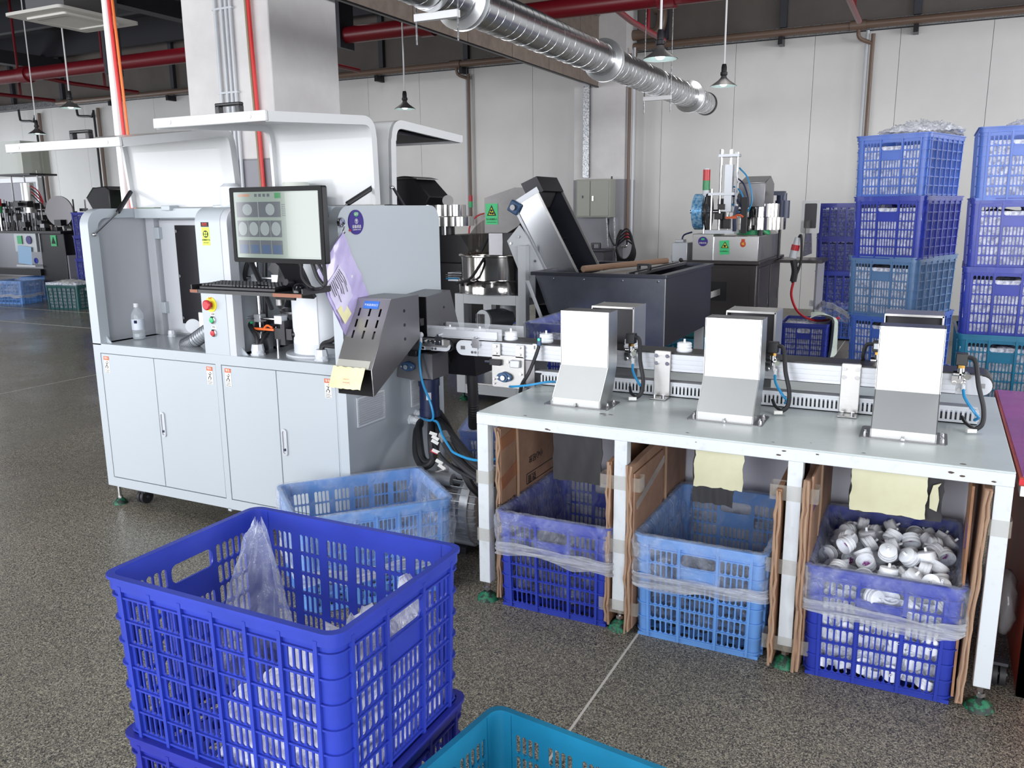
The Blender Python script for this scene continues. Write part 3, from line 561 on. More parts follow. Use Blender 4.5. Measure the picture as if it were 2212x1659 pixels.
# film liners
m_film = film('clear_film', (222, 230, 246), .03, .26, .08); m_filmw = film('creased_film', (232, 236, 246), .35, .9, .15, 24); m_band = film('gathered_band_film', (236, 240, 250), .3, .85, .15, 3, (1, 1, 22)); m_filmt = film('wrap_film', (220, 226, 245), .06, .42, .12, 9)
def nz(a, b): return sin(a * 3.1 + b * 1.7) * .5 + sin(a * 7.3 - b * 2.9 + 1.3) * .3 + sin(a * 13.7 + b * 5.1 + .4) * .2
def liner(label, x, y, z, rz, skirt=.2, seed=0., depth=.33, group=None):
    t = thing('plastic_liner', label, 'plastic bag', (x, y, z), rad(rz))
    peri = rr(-.5, .5, -.5, .5, .07, 6); N = 160
    L = [0]
    per = rr(-CL / 2, CL / 2, -CW / 2, CW / 2, .03, 6)
    for i in range(len(per)): a, b = per[i], per[(i + 1) % len(per)]; L.append(L[-1] + math.hypot(b[0] - a[0], b[1] - a[1]))
    def at(u):
        q = (u % 1) * L[-1]
        for i in range(len(per)):
            if q <= L[i + 1]:
                f = (q - L[i]) / (L[i + 1] - L[i] + 1e-9); a, b = per[i], per[(i + 1) % len(per)]; return a[0] + (b[0] - a[0]) * f, a[1] + (b[1] - a[1]) * f
        return per[0]
    prof = [(.020, skirt)] + [(.019, skirt + (CH - skirt) * k / 7) for k in range(1, 7)] + [(.017, CH - .004), (.012, CH + .006), (-.002, CH + .006), (-.014, CH - .006)] + [(-.016 - .01 * k / 8, CH - .006 - depth * k / 8) for k in range(1, 9)]
    mb = M(); nv = len(prof) - 1
    def f(u, v):
        j = min(int(round(v * nv)), nv); o, h = prof[j]; px, py = at(u); sx, sy = px / (CL / 2), py / (CW / 2)
        s = TP(min(h, CH)); a = u * 2 * pi * 9
        w_ = .006 * nz(a + seed, j * .55) if j < 8 else (.016 * nz(a * .6 + seed, j * .8) - .010 if j > 11 else .003 * nz(a + seed, j))
        d = o + w_; hz = h + (.02 * nz(u * 20 + seed, 0) if j == 0 else 0)
        ln = math.hypot(px / CL, py / CW) + 1e-6
        nx = (1 if abs(sx) > .88 else 0) * (1 if px > 0 else -1); ny = (1 if abs(sy) > .84 else 0) * (1 if py > 0 else -1)
        return ((px * s + nx * d), (py * s + ny * d), hz)
    mb.grid(f, N, nv, True)
    part('film', mb, m_film, t, local=True, smooth=180)
    mb = M()
    def g(u, v):
        px, py = at(u); s_ = TP(skirt); nx = (1 if abs(px) > CL / 2 * .88 else 0) * (1 if px > 0 else -1); ny = (1 if abs(py) > CW / 2 * .84 else 0) * (1 if py > 0 else -1)
        d = .017 + .005 * abs(sin(v * 8 + nz(u * 6 + seed, 2) * 2)) + .002 * nz(u * 40 + seed, v * 6)
        return (px * s_ + nx * d, py * s_ + ny * d, skirt + .02 - .05 * v * (1 + .3 * nz(u * 7 + seed, 1)) + .012 * nz(u * 6 + seed, 0))
    mb.grid(g, 200, 9, True)
    part('gathered_band', mb, m_band, t, local=True, smooth=180)
    return t
liner('clear liner over the royal blue crate in the left bay under the table', XA, 2.955, 0, 90, .245, 1.0)
liner('clear liner over the light blue crate in the middle bay under the table', XB, 2.96, 0, 90, .235, 4.2)
liner('clear liner over the crate of caps at the right end of the table', XC, 2.95, 0, 90.5, .255, 7.7, .1)
liner('clear liner over the light blue crate by the grey cabinet', -1.995, 2.615, 0, 49.7, .15, 2.4)
liner('clear liner over the blue crate of cups behind the cabinet corner', -1.9, 3.9, 0, 20, .16, 5.5, .08)
liner('clear liner over the nearer light blue crate at the far left', -13.95, 9.05, 0, 8, .14, 3.3, .1)
liner('clear liner over the upper crate behind the left steel hood', CRX, CRY, .063 + STK, 90, .25, 3.9, .06)
def sheet_bag(label, cx, cy, z, sx, sy, h, seed, m=m_filmt, cat='plastic bag', name='clear_bag'):
    mb = M().grid(lambda u, v: (cx + sx * (u - .5) * (1 + .1 * nz(v * 9 + seed, 1)), cy + sy * (v - .5) * (1 + .12 * nz(u * 8, seed)), z + h * max(0, sin(pi * u) * sin(pi * v)) ** .6 * (.75 + .4 * nz(u * 11 + seed, v * 9)) + .006 * nz(u * 25, v * 19 + seed) + .01), 34, 26)
    return solo(name, mb, m, label, cat, smooth=180)
sheet_bag('crumpled clear bag lying on top of the tall crate stack', -.15, 6.14, .05 + 5 * STK + .016, .46, .6, .09, 1.0, m_filmw)
sheet_bag('clear bag bulging from the top crate at the right edge', .46, 5.64, .03 + 5 * STK + .016, .35, .5, .06, 3.0, m_filmt)
sheet_bag('crumpled clear bag in the crate gap between the two tall stacks', .62, 7.6, 3 * STK + .02, .35, .5, .1, 4.0, m_filmw)
sheet_bag('white bag tops poking out of the dark green crate left of the cabinet', -12.3, 8.85, .40, .58, .42, .05, 6.0, mat('white_bag', (222, 224, 222), .5), 'plastic bag', 'white_bag')
# tall crumpled bag standing in the foreground crate
mb = M(); bx, by, bz = -1.43, 1.415, FZ + .016
def fb(u, v):
    a = u * 2 * pi; h = v ** .85; r = (.12 * (1 - h) ** .8 + .010) * (1 + .3 * nz(u * 2 * pi * .9 + 2, v * 2.2)); r *= 1 + .12 * sin(a * 5 + v * 2) * v
    return (bx + .02 * v + r * cos(a) * .85, by + .02 * v + r * sin(a) * .75, bz + .372 * h + .02 * nz(a, v * 6))
mb.grid(fb, 60, 26, True)
solo('clear_bag', mb, film('bag_film', (222, 230, 246), .08, .34, .08, 6), 'crumpled clear bag standing peaked inside the foreground royal blue crate', 'plastic bag', smooth=180)
def wf(u, v):
    q = u * .72
    x, y = (-1.25 + q, 1.106) if q < .325 else (-.925, 1.106 + (q - .325))
    h = min(1, .25 + 2.2 * u) * .25 * (1 + .15 * nz(u * 9, 1)) + .04; k = sin(pi * min(1, v * 1.05)) * .03 + max(0, v - .7) * .25
    return (x - k * (1 if q > .3 else .2) + .008 * nz(u * 22, v * 9), y + k * (1 if q < .34 else .2) + .008 * nz(u * 25, v * 8 + 3), FZ + .02 + h * v)
mb = M().grid(wf, 60, 18)
solo('white_film_sheet', mb, film('milky_film', (236, 239, 248), .6, .95, .2, 14), 'bunched milky film in the right half of the foreground crate', 'plastic film', smooth=180)
# film wrapped round the foot of the far stack and strung to the tall stack
mb = M()
for q in range(6):
    mb.tube([(-1.245, 9.99, .45 - .012 * q), (-1.0, 9.6, .47 - .01 * q), (-.75, 8.3, .56 - .008 * q), (-.47, 6.5, .69 - .006 * q)], lambda k: .005 + .003 * sin(k * 40), n=5, sub=6)
solo('film_strand', mb, m_filmw, 'twisted film strand strung from the far stack to the tall stack', 'plastic film', smooth=180)
mb = M().grid(lambda u, v: (-1.25 + .66 * u, 9.985 + .012 * nz(u * 14, v * 9), .22 + .22 * v + .02 * nz(u * 9, v)), 30, 12)
solo('film_wrap', mb, m_filmt, 'clear film wrapped round the foot of the far crate stack', 'plastic film', smooth=180)
# caps
m_cap = mat('translucent_white_cap', (242, 246, 252), .3); m_capp = mat('purple_cap_print', (150, 60, 150), .5, var=(160, (225, 228, 236), .45, .5))
def cap_mesh():
    mb = M(); mb.lathe([(.0295, 0), (.031, .002), (.031, .009), (.0285, .011), (.0285, .034), (.026, .036), (.006, .0365), (.0045, .038), (.004, .05), (.0028, .05), (.0028, .036)], n=24)
    mb.lathe([(.0295, 0), (.026, .001), (.0255, .02), (.001, .0215)], n=24)
    mb.cur = 1; mb.lathe([(.001, .0205), (.014, .0203)], n=16); mb.cur = 0
    mb.lathe([(.0285, .018), (.0298, .019), (.0298, .021), (.0285, .022)], n=24)
    return mesh_of('cup_shaped_cap', mb, [m_cap, m_capp], 40)
ME_CAP = cap_mesh()
def cap(x, y, z, rot=(0, 0, 0), label='white translucent plastic cap in the heap under the right end of the table', group='caps heaped in the crate', sc=1):
    o = bpy.data.objects.new('cup_shaped_cap', ME_CAP); COL.objects.link(o); o.location = (x, y, z); o.rotation_euler = rot; o.scale = (sc,) * 3  # caps with a cup shape; the crate of cups shares this mesh
    return setp(o, label, 'cap', group)
rng = random.Random(3)
for layer in range(2):
    for i in range(6):
        for j in range(8):
            u = (i + .5 + .5 * (layer % 2) * (1 if i < 5 else 0) + rng.uniform(-.2, .2)) / 6 - .5; v = (j + .5 + rng.uniform(-.2, .2)) / 8 - .5
            h = .28 + .055 * layer + .04 * (1 - (2 * v + .1) ** 2) + rng.uniform(-.008, .012)
            cap(XC + u * .40, 2.945 + v * .545, h, (rng.uniform(-1.5, 1.5) if rng.random() < .6 else pi + rng.uniform(-.7, .7), rng.uniform(-.8, .8), rng.uniform(0, 6.28)), sc=.96)
for r in range(4):
    for i in range(7):
        cap(XC - .16 + .053 * i + rng.uniform(-.008, .008), 2.705 + rng.uniform(-.004, .006), .055 + .056 * r + rng.uniform(-.006, .006), (rng.choice((pi / 2, -pi / 2, .2, 2.9)) + rng.uniform(-.3, .3), rng.uniform(-.4, .4), rng.uniform(-.6, .6)), 'white cap seen through the front slots of the crate under the right table end', 'caps behind the front slots')
    for i in range(7): cap(XC + .165, 2.76 + .058 * i + rng.uniform(-.006, .006), .055 + .056 * r, (rng.uniform(-.4, .4), rng.choice((1.57, -1.57, .3)) + rng.uniform(-.3, .3), rng.uniform(-.5, .5)), 'white cap behind the right side slots of the crate under the right table end', 'caps behind the side slots')
fill(XC, 2.985, .01, 90.5, .275, 'lower heap of white caps inside the crate under the right end of the table', 'caps heaped in the crate', m=mat('cap_heap', (232, 236, 246), .35, var=(55, (176, 180, 196), .4, .55), bump=(50, 1)))
for k in range(22):
    a = rng.uniform(0, 6.28); q = rng.uniform(0, .2)
    cap(-1.9 + q * cos(a), 3.9 + q * sin(a), .30 + rng.uniform(0, .07), (rng.uniform(-2, 2), rng.uniform(-1, 1), a), 'clear plastic cup in the blue crate behind the cabinet corner', 'cups in the crate behind the cabinet', 1.25)
fill(-1.9, 3.9, 0, 20, .3, 'heap of cut cups inside the blue crate behind the cabinet corner', 'cups in the crate behind the cabinet')
# ------------------------------------------------------------------ grey machine cabinet
X0, X1, Y0, Y1, ZB, ZD, ZT = -3.76, -2.19, 2.787, 3.575, .11, .85, 1.517
FX = (pi / 2, 0, pi / 2); FY = (pi / 2, 0, 0)      # lettering facing +x / -y
cb = thing('machine_cabinet', 'big white inspection machine cabinet with raised lids and four lower doors', 'machine', (-2.975, 3.18, 0))
m_cab = mat('cabinet_white_paint', (178, 186, 193), .36, bump=(1200, .02)); m_deck = mat('deck_plate', (178, 184, 188), .18, .25); m_gap = mat('dark_joint', (40, 44, 48), .7)
part('carcass', M().box(X0 + .002, X1, Y0 + .022, Y1, ZB, ZD - .01), m_cab, cb)
mb = M()
for a, b, c_, d in ((X0, -2.236, ZB, .158), (X0, -2.236, .81, ZD + .006), (X0, -3.712, .158, .81), (-2.93, -2.897, .158, .81), (-2.242, -2.236, .158, .81)): mb.box(a, b, Y0, Y0 + .03, c_, d)
part('door_frame', mb, m_cab, cb, smooth=0)
part('door_joint', M().box(X0 + .02, X1 - .02, Y0 + .015, Y0 + .025, .15, .82), m_gap, cb)
for a, b, h in ((-3.709, -3.339, 1), (-3.335, -2.933, 0), (-2.894, -2.573, 1), (-2.569, -2.245, 0)):
    d = part('door', M().box(a, b, Y0 + .001, Y0 + .02, .161, .807), m_cab, cb, bevel=.002)
    hx = b + .03
    if h:
        t_ = part('handle', M().ring(rr(hx - .015, hx + .015, .42, .545, .014), rr(hx - .009, hx + .009, .43, .535, .008), 'y', Y0 - .006, Y0 + .002).box(hx - .01, hx + .01, Y0 - .002, Y0, .428, .537), m_alu, d)
        part('lock', M().cyl((hx, Y0 - .007, .448), (hx, Y0, .448), .006, n=10), m_navy, d)
    sx = a + .02 if h else b - .055
    st = part('warning_sticker', M().box(sx, sx + .036, Y0 - .001, Y0 + .001, .71, .795), m_paper, d)
    part('sticker_header', M().box(sx, sx + .036, Y0 - .0018, Y0 - .0008, .776, .795), m_orange, d)
    mb = M(); cx = sx + .018; y = Y0 - .0016
    mb.cyl((cx + .004, y + .001, .768), (cx + .004, y, .768), .003, n=8); mb.tube([(cx - .008, y, .762), (cx + .002, y, .758), (cx + .012, y, .764)], .0014, n=4, sub=1); mb.tube([(cx + .003, y, .76), (cx, y, .75), (cx + .008, y, .742), (cx + .004, y, .734)], .0018, n=4, sub=1); mb.tube([(cx, y, .75), (cx - .008, y, .744), (cx - .01, y, .735)], .0016, n=4, sub=1)
    for k in range(4): mb.box(sx + .003, sx + .033 - .006 * (k % 2), y, y + .001, .712 + .005 * k, .7135 + .005 * k)
    part('pictogram', mb, m_ink, d)
    text('sticker_lettering', '警告', .013, (cx, Y0 - .002, .7855), FY, m_paper, d)
part('deck', M().box(X0 + .02, X1 - .02, Y0 + .02, Y1 - .01, ZD - .008, ZD + .004), m_deck, cb)
P = rr(Y0, Y1, .6, ZT, .085, 8); Q = rr(Y0 + .055, Y1 - .04, .7, ZT - .045, .05, 8)
cut = lambda pts, z0: [(a, max(b, z0)) for a, b in pts]
part('left_side_frame', M().ring(cut(P, ZD), cut(Q, ZD + .004), 'x', X0, X0 + .06), m_cab, cb, smooth=50)
part('left_side_panel', M().box(X0 + .004, X0 + .012, Y0 + .03, Y1 - .02, ZD, ZT - .02), m_grey, cb)
part('right_side_panel', M().prism(cut(rr(Y0 - .0006, Y1, -.2, ZT, .075, 8), ZB), 'x', X1 - .045, X1 + .002), m_cab, cb, smooth=50)
P = rr(Y0, 3.4, .5, ZT, .075, 8); Q = rr(Y0 + .05, 3.5, .6, ZT - .04, .045, 8)
part('middle_post', M().prism([p for p in cut(rr(Y0, 3.2, .6, ZT, .07, 8), ZD + .0065)], 'x', -2.985, -2.835), m_cab, cb, smooth=50)
part('middle_post_return', M().ring(cut(rr(Y0 + .002, 3.2, .6, ZT - .002, .07, 8), ZD), cut(rr(Y0 + .055, 3.14, .7, ZT - .05, .05, 8), ZD + .004), 'x', -2.836, -2.795), m_grey, cb, smooth=50)
part('post_gasket', M().tube([(-2.835, Y0 + .06, .95), (-2.835, Y0 + .062, 1.40), (-2.835, Y0 + .08, 1.45), (-2.835, Y0 + .13, 1.462)], .008), m_rub, cb)
part('back_wall', M().box(X0 + .012, -2.99, 3.2, 3.22, ZD, ZT - .045), m_grey, cb)
part('back_wall', M().box(-2.99, X1 - .045, 3.28, 3.3, ZD, ZT - .045), m_grey, cb)
part('top_beam', M().box(X0 + .06, X1 - .045, 3.06, 3.24, ZT - .05, ZT), m_cab, cb, bevel=.004)
part('door_post', M().box(-3.735, -3.675, 3.155, 3.2, ZD, ZT - .05), m_grey, cb)
dr = part('inner_door', M().box(-3.66, -3.02, 3.175, 3.2, ZD + .015, ZT - .06), m_grey, cb, bevel=.003)
part('dark_window', M().box(-3.54, -3.2, 3.168, 3.176, .92, 1.43), m_blackm, dr)
for z in (.95, 1.17, 1.40): part('screw', M().cyl((-3.525, 3.16, z), (-3.525, 3.17, z), .008, n=10), m_chrome, dr)
for z in (.97, 1.36): part('hinge', M().box(-3.675, -3.64, 3.15, 3.18, z, z + .06), m_cab, cb, bevel=.003)
for x in (-3.45, -3.1, -2.6): part('hinge', M().box(x - .03, x + .03, 3.04, 3.1, ZT - .012, ZT + .012), m_cab, cb, bevel=.003)
part('corner_gusset', M().prism([(-3.70, ZD), (-3.66, ZD), (-3.70, ZD + .04)], 'y', Y0 + .035, Y0 + .04), m_cab, cb); part('corner_gusset', M().prism([(-2.795, ZD), (-2.755, ZD), (-2.795, ZD + .04)], 'y', Y0 + .035, Y0 + .04), m_cab, cb)
# louvred vents on the right side
for a, b in ((2.85, 3.055), (3.27, 3.47)):
    v = part('vent', M().ring(rr(a, b, .572, .705, .004, 1), rr(a + .008, b - .008, .58, .697, .003, 1), 'x', X1, X1 + .008).box(X1 + .001, X1 + .003, a, b, .572, .705), m_whitep, cb)
    for k in range(12): part('slat', M().ob((X1 + .008, (a + b) / 2, .586 + .0098 * k), (.014, b - a - .01, .0018), (0, -.6, 0)), m_whitep, v)
t = part('warning_triangle', M().prism([(3.47, .26), (3.51, .26), (3.49, .295)], 'x', X1 + .002, X1 + .004), m_ink, cb); part('triangle_face', M().prism([(3.476, .264), (3.504, .264), (3.49, .287)], 'x', X1 + .004, X1 + .005), m_yellow, t)
for y, z in ((3.262, .515), (3.315, .53), (3.385, .53), (3.521, .206)):
    g = part('cable_gland', M().cyl((X1, y, z), (X1 + .012, y, z), .024, n=6).cyl((X1 + .012, y, z), (X1 + .03, y, z), .02, n=16).cyl((X1 + .03, y, z), (X1 + .055, y, z - .004), .023, .018, n=8), m_whitep, cb)
for x, y in ((-3.735, Y0 + .04), (-2.235, Y0 + .04), (-3.735, Y1 - .05), (-2.235, Y1 - .05)):
    f = part('levelling_foot', M().lathe([(.001, .03), (.018, .028), (.034, .012), (.036, 0), (.001, 0)], (x, y, 0), n=20), m_foot, cb)
    part('bolt', M().cyl((x, y, .025), (x, y, .115), .009, n=8).cyl((x, y, .03), (x, y, .04), .014, n=6).cyl((x, y, .1), (x, y, .11), .016, n=6), m_chrome, f)
for x, y in ((-3.62, Y0 + .1), (-2.35, Y0 + .1), (-3.62, Y1 - .1)):
    f = part('caster', M().cyl((x - .022, y, .036), (x - .004, y, .036), .036, n=20).cyl((x + .004, y, .036), (x + .022, y, .036), .036, n=20), m_rub, cb); part('fork', M().box(x - .027, x + .027, y - .02, y + .02, .06, .112).cyl((x - .03, y, .036), (x + .03, y, .036), .008, n=8), m_dsteel, f)
part('frame_tab', M().box(-2.925, -2.905, Y0, Y0 + .02, .098, .112), m_cab, cb)
# controls on the middle post
bx = -2.926
e = part('emergency_stop', M().lathe([(.001, .034), (.018, .034), (.023, .03), (.023, .022), (.014, .018), (.012, .004)], (bx, Y0, 1.085), (0, -1, 0), 24), m_red, cb, label='red emergency stop on yellow disc')
part('yellow_disc', M().cyl((bx, Y0, 1.085), (bx, Y0 - .003, 1.085), .034, n=32), m_yellow, e); text('disc_lettering', '急停', .011, (bx, Y0 - .004, 1.113), FY, m_orange, e)
for z, mm, s in ((1.015, m_greenp, '启动'), (.955, m_red, '停止')):
    b = part('push_button', M().lathe([(.001, .014), (.012, .013), (.0125, .004)], (bx + .004, Y0, z), (0, -1, 0), 20), mm, cb); part('bezel', M().lathe([(.0125, .008), (.017, .006), (.018, 0)], (bx + .004, Y0, z), (0, -1, 0), 20), m_chrome, b)
    part('name_plate', M().box(bx - .006, bx + .022, Y0 - .0015, Y0, z + .02, z + .034), m_paper, b); text('plate_lettering', s, .009, (bx + .008, Y0 - .002, z + .027), FY, m_ink, b)
st = part('safety_sticker', M().box(bx - .02, bx + .026, Y0 - .001, Y0, 1.35, 1.43), mat('lime_print', (205, 235, 80), .5), cb); part('sticker_header', M().box(bx - .022, bx + .024, Y0 - .0015, Y0, 1.432, 1.452), m_ink, st)
text('header_lettering', '危险', .015, (bx + .001, Y0 - .002, 1.442), FY, mat('red_print', (225, 60, 45), .5), st)
part('pictogram', M().cyl((bx + .003, Y0, 1.40), (bx + .003, Y0 - .0016, 1.40), .016, n=24), m_ink, st); mb = M()
for a in (-1, 1):
    for c_ in (-1, 1): mb.box(bx + .003 + a * .0055 - .004, bx + .003 + a * .0055 + .004, Y0 - .0022, Y0 - .0012, 1.40 + c_ * .0055 - .004, 1.40 + c_ * .0055 + .004)
part('pictogram_mark', mb, bpy.data.materials['lime_print'], st); text('sticker_lettering', '必须戴防护手套', .0068, (bx + .003, Y0 - .0018, 1.374), FY, m_ink, st); text('sticker_lettering', 'Must wear gloves', .0045, (bx + .003, Y0 - .0018, 1.362), FY, m_ink, st)
# lids
def band(pts, t, r=None):
    n = len(pts); A = []; B_ = []
    for i, p in enumerate(pts):
        a = pts[max(i - 1, 0)]; b = pts[min(i + 1, n - 1)]; dx, dy = b[0] - a[0], b[1] - a[1]; l = math.hypot(dx, dy); A.append(p); B_.append((p[0] - dy / l * t, p[1] + dx / l * t))
    return A + B_[::-1]
def arcpts(p0, c, p1, n=7): return [((1 - t) ** 2 * p0[0] + 2 * t * (1 - t) * c[0] + t * t * p1[0], (1 - t) ** 2 * p0[1] + 2 * t * (1 - t) * c[1] + t * t * p1[1]) for t in [i / n for i in range(n + 1)]]
m_lid = mat('lid_white_paint', (200, 202, 204), .3, coat=.2)
def lid(xa, xb, prof, inward, hx, label, under=None):
    l = part('lid', M().prism(band(prof, .012 * inward), 'x', xa, xb), m_lid, cb, label=label, smooth=50)
    for a in (xa, xb - .014): part('side_flange', M().prism(band(prof, .037 * inward), 'x', a - .001, a + .015), m_lid, l, smooth=50)
    e0, e1 = prof[-2], prof[-1]; 
    y = e1[0]; s = 1 if e1[0] > e0[0] else -1
    part('front_lip', M().box(xa, xb, min(y, y + .014 * s), max(y, y + .014 * s), e1[1] - .036, e1[1] + .002), m_lid, l, bevel=.003)
    if s < 0:
        for x in (xa + .09, xb - .075): part('plug', M().cyl((x, y - .016, e1[1] - .017), (x, y - .012, e1[1] - .017), .0085, n=16), m_alu, l)
        h = part('handle', M().box(hx - .062, hx - .04, y + .03, y + .055, e1[1], e1[1] + .035).box(hx + .04, hx + .062, y + .03, y + .055, e1[1], e1[1] + .035).box(hx - .062, hx + .062, y + .03, y + .055, e1[1] + .033, e1[1] + .045), m_black, l, bevel=.004)
    if under: part('dark_pane', M().box(xa + .05, xb - .05, *under), m_blackm, l)
lid(-3.735, -3.0, [(3.112, 1.522), (3.09, 1.79)] + arcpts((3.088, 1.80), (3.08, 1.885), (3.0, 1.873)) + [(2.46, 1.797)], 1, -3.30, 'left lid, raised')
lid(-2.765, -2.195, [(3.1, 1.522), (3.092, 1.80)] + arcpts((3.09, 1.81), (3.085, 1.89), (3.0, 1.886)) + [(2.43, 1.852)], 1, -2.42, 'middle lid, raised')
lid(-2.765, -2.195, [(3.19, 1.522), (3.2, 1.80)] + arcpts((3.205, 1.81), (3.215, 1.895), (3.30, 1.89)) + [(3.825, 1.862)], -1, 0, 'rear lid, raised backwards', (3.33, 3.8, 1.835, 1.85))
for pts in (((-3.69, 2.81, 1.393), (-3.68, 2.95, 1.50), (-3.72, 3.07, 1.60)), ((-2.785, 2.83, 1.39), (-2.775, 2.97, 1.50), (-2.75, 3.07, 1.6)), ((-2.24, 2.72, 1.42), (-2.235, 2.92, 1.525), (-2.215, 3.085, 1.597)), ((-2.2, 3.52, 1.34), (-2.2, 3.3, 1.50), (-2.2, 3.2, 1.596))):
    a, b, c_ = pts; s = part('gas_strut', M().cyl(b, c_, .011, n=12), m_black, cb); part('piston_rod', M().cyl(a, b, .005, n=8), m_chrome, s); part('ball_joint', M().sph(a, .011, 10, 6).sph(c_, .011, 10, 6), m_chrome, s)
# hooks, badge and papers on the right side
t = thing('status_badge', 'round purple status badge with green field on the cabinet side', 'badge', (X1, 2.906, 1.397))
part('disc', M().cyl((X1 + .002, 2.906, 1.449), (X1 + .007, 2.906, 1.449), .051, n=40), m_purple, t)
part('green_field', M().prism([(2.892, 1.478), (2.906, 1.470), (2.920, 1.478), (2.923, 1.487), (2.906, 1.492), (2.889, 1.487)], 'x', X1 + .007, X1 + .0075), mat('badge_green', (30, 150, 90), .5), t)
text('badge_lettering', '运行', .014, (X1 + .0078, 2.906, 1.482), FX, m_paper, t); text('badge_lettering', '设备状态', .0155, (X1 + .0078, 2.906, 1.430), FX, m_paper, t); text('badge_lettering', 'EQUIPMENT STATUS', .0058, (X1 + .0078, 2.906, 1.418), FX, m_paper, t)
part('arrow', M().ring([(2.906 + .0105 * cos(a), 1.453 + .0105 * sin(a)) for a in [k * pi / 12 for k in range(24)]], [(2.906 + .0092 * cos(a), 1.453 + .0092 * sin(a)) for a in [k * pi / 12 for k in range(24)]], 'x', X1 + .007, X1 + .0078).box(X1 + .007, X1 + .0078, 2.9045, 2.9075, 1.446, 1.454).prism([(2.901, 1.454), (2.911, 1.454), (2.906, 1.461)], 'x', X1 + .007, X1 + .0078), m_paper, t)
part('red_dot', M().cyl((X1 + .004, 2.863, 1.417), (X1 + .007, 2.863, 1.417), .005, n=12), m_red, t)
t = thing('magnet_hook', 'round steel magnet hook on the front edge of the cabinet side', 'hook', (X1, 2.80, 1.43)); part('magnet', M().lathe([(.001, .014), (.018, .013), (.021, .008), (.021, 0)], (X1 + .002, 2.803, 1.45), (1, 0, 0), 24), m_chrome, t); part('hook', M().tube([(X1 + .016, 2.803, 1.45), (X1 + .024, 2.803, 1.44), (X1 + .02, 2.803, 1.425), (X1 + .014, 2.803, 1.415), (X1 + .02, 2.803, 1.406), (X1 + .026, 2.803, 1.412)], .0025), m_chrome, t)
# document pouch hanging by a corner: top, left, bottom, right corners in the plane x = X1+.02
fo = thing('document_pouch', 'lilac plastic document pouch hanging by one corner from the magnet hook', 'document pouch', (X1 + .022, 2.77, 1.045))
def pl(a, b, x): return (x, 2.79 + (a * (2.95 - 2.79) + b * (2.615 - 2.79)), 1.412 + a * (1.14 - 1.412) + b * (1.262 - 1.412))
m_lil = mat('lilac_pouch_plastic', (176, 164, 214), .3, coat=.3, var=(6, (196, 186, 226), .35, .65))
mb = M().grid(lambda u, v: pl(u, v, X1 + .024 + .012 * sin(pi * u) * sin(pi * v) + .006 * nz(u * 4, v * 3)), 16, 12); part('pouch', mb, m_lil, fo, smooth=180)
mb = M().grid(lambda u, v: pl(u, v, X1 + .02 - .002 * sin(pi * u)), 2, 2); part('back_sheet', mb, m_lil, fo)
mb = M().grid(lambda u, v: pl(.22 + .5 * u, .45 + .5 * v, X1 + .027 + .012 * sin(pi * (.22 + .5 * u)) * sin(pi * (.45 + .5 * v)) + .006 * nz((.22 + .5 * u) * 4, (.45 + .5 * v) * 3)), 8, 6); part('paper', mb, mat('paper_behind_lilac', (206, 200, 226), .5), fo, smooth=180)
mb = M()
for k in range(9):
    b = .52 + .045 * k; a0, a1 = .25, .5 + .1 * sin(k * 2.3)
    P = [pl(a, b, X1 + .0285 + .012 * sin(pi * a) * sin(pi * b) + .006 * nz(a * 4, b * 3)) for a in (a0, (a0 + a1) / 2, a1)]; mb.tube(P, .0011, n=4, sub=2)
part('printed_line', mb, m_ink, fo, kind='stuff')
mb = M().grid(lambda u, v: pl(.62 + .22 * u, .70 + .26 * v, X1 + .031 + .008 * u), 4, 4); part('sticky_note', mb, m_cream, fo)
p_ = pl(.5, .3, X1 + .036); part('snap_button', M().cyl((p_[0] - .003, p_[1], p_[2]), (p_[0] + .003, p_[1], p_[2]), .006, n=14), m_whitep, fo)
# water bottle
bx_, by_ = -3.66, 2.985; t = thing('water_bottle', 'small clear water bottle with white cap on the left deck of the cabinet', 'bottle', (bx_, by_, ZD + .004)); z0 = ZD + .005
m_pet = glass('clear_bottle_plastic', (225, 232, 238), .22)
part('body', M().lathe([(.001, 0), (.026, 0), (.031, .006), (.031, .03), (.0295, .034), (.031, .038), (.031, .115), (.028, .135), (.016, .155), (.0125, .16), (.0125, .168)], (bx_, by_, z0), n=28), m_pet, t)
part('water', M().lathe([(.001, .002), (.028, .003), (.029, .03), (.001, .03)], (bx_, by_, z0), n=24), glass('water', (205, 215, 220), .3), t)
part('label', M().lathe([(.0315, .05), (.0318, .05), (.0318, .105), (.0315, .105)], (bx_, by_, z0), n=28), mat('bottle_label', (206, 214, 226), .5), t); part('label_mark', M().box(bx_ + .008, bx_ + .022, by_ - .031, by_ - .024, z0 + .085, z0 + .1), m_navy, t)
part('cap', M().lathe([(.001, .186), (.013, .186), (.0145, .183), (.0145, .166), (.0125, .166)], (bx_, by_, z0), n=24), m_whitep, t)
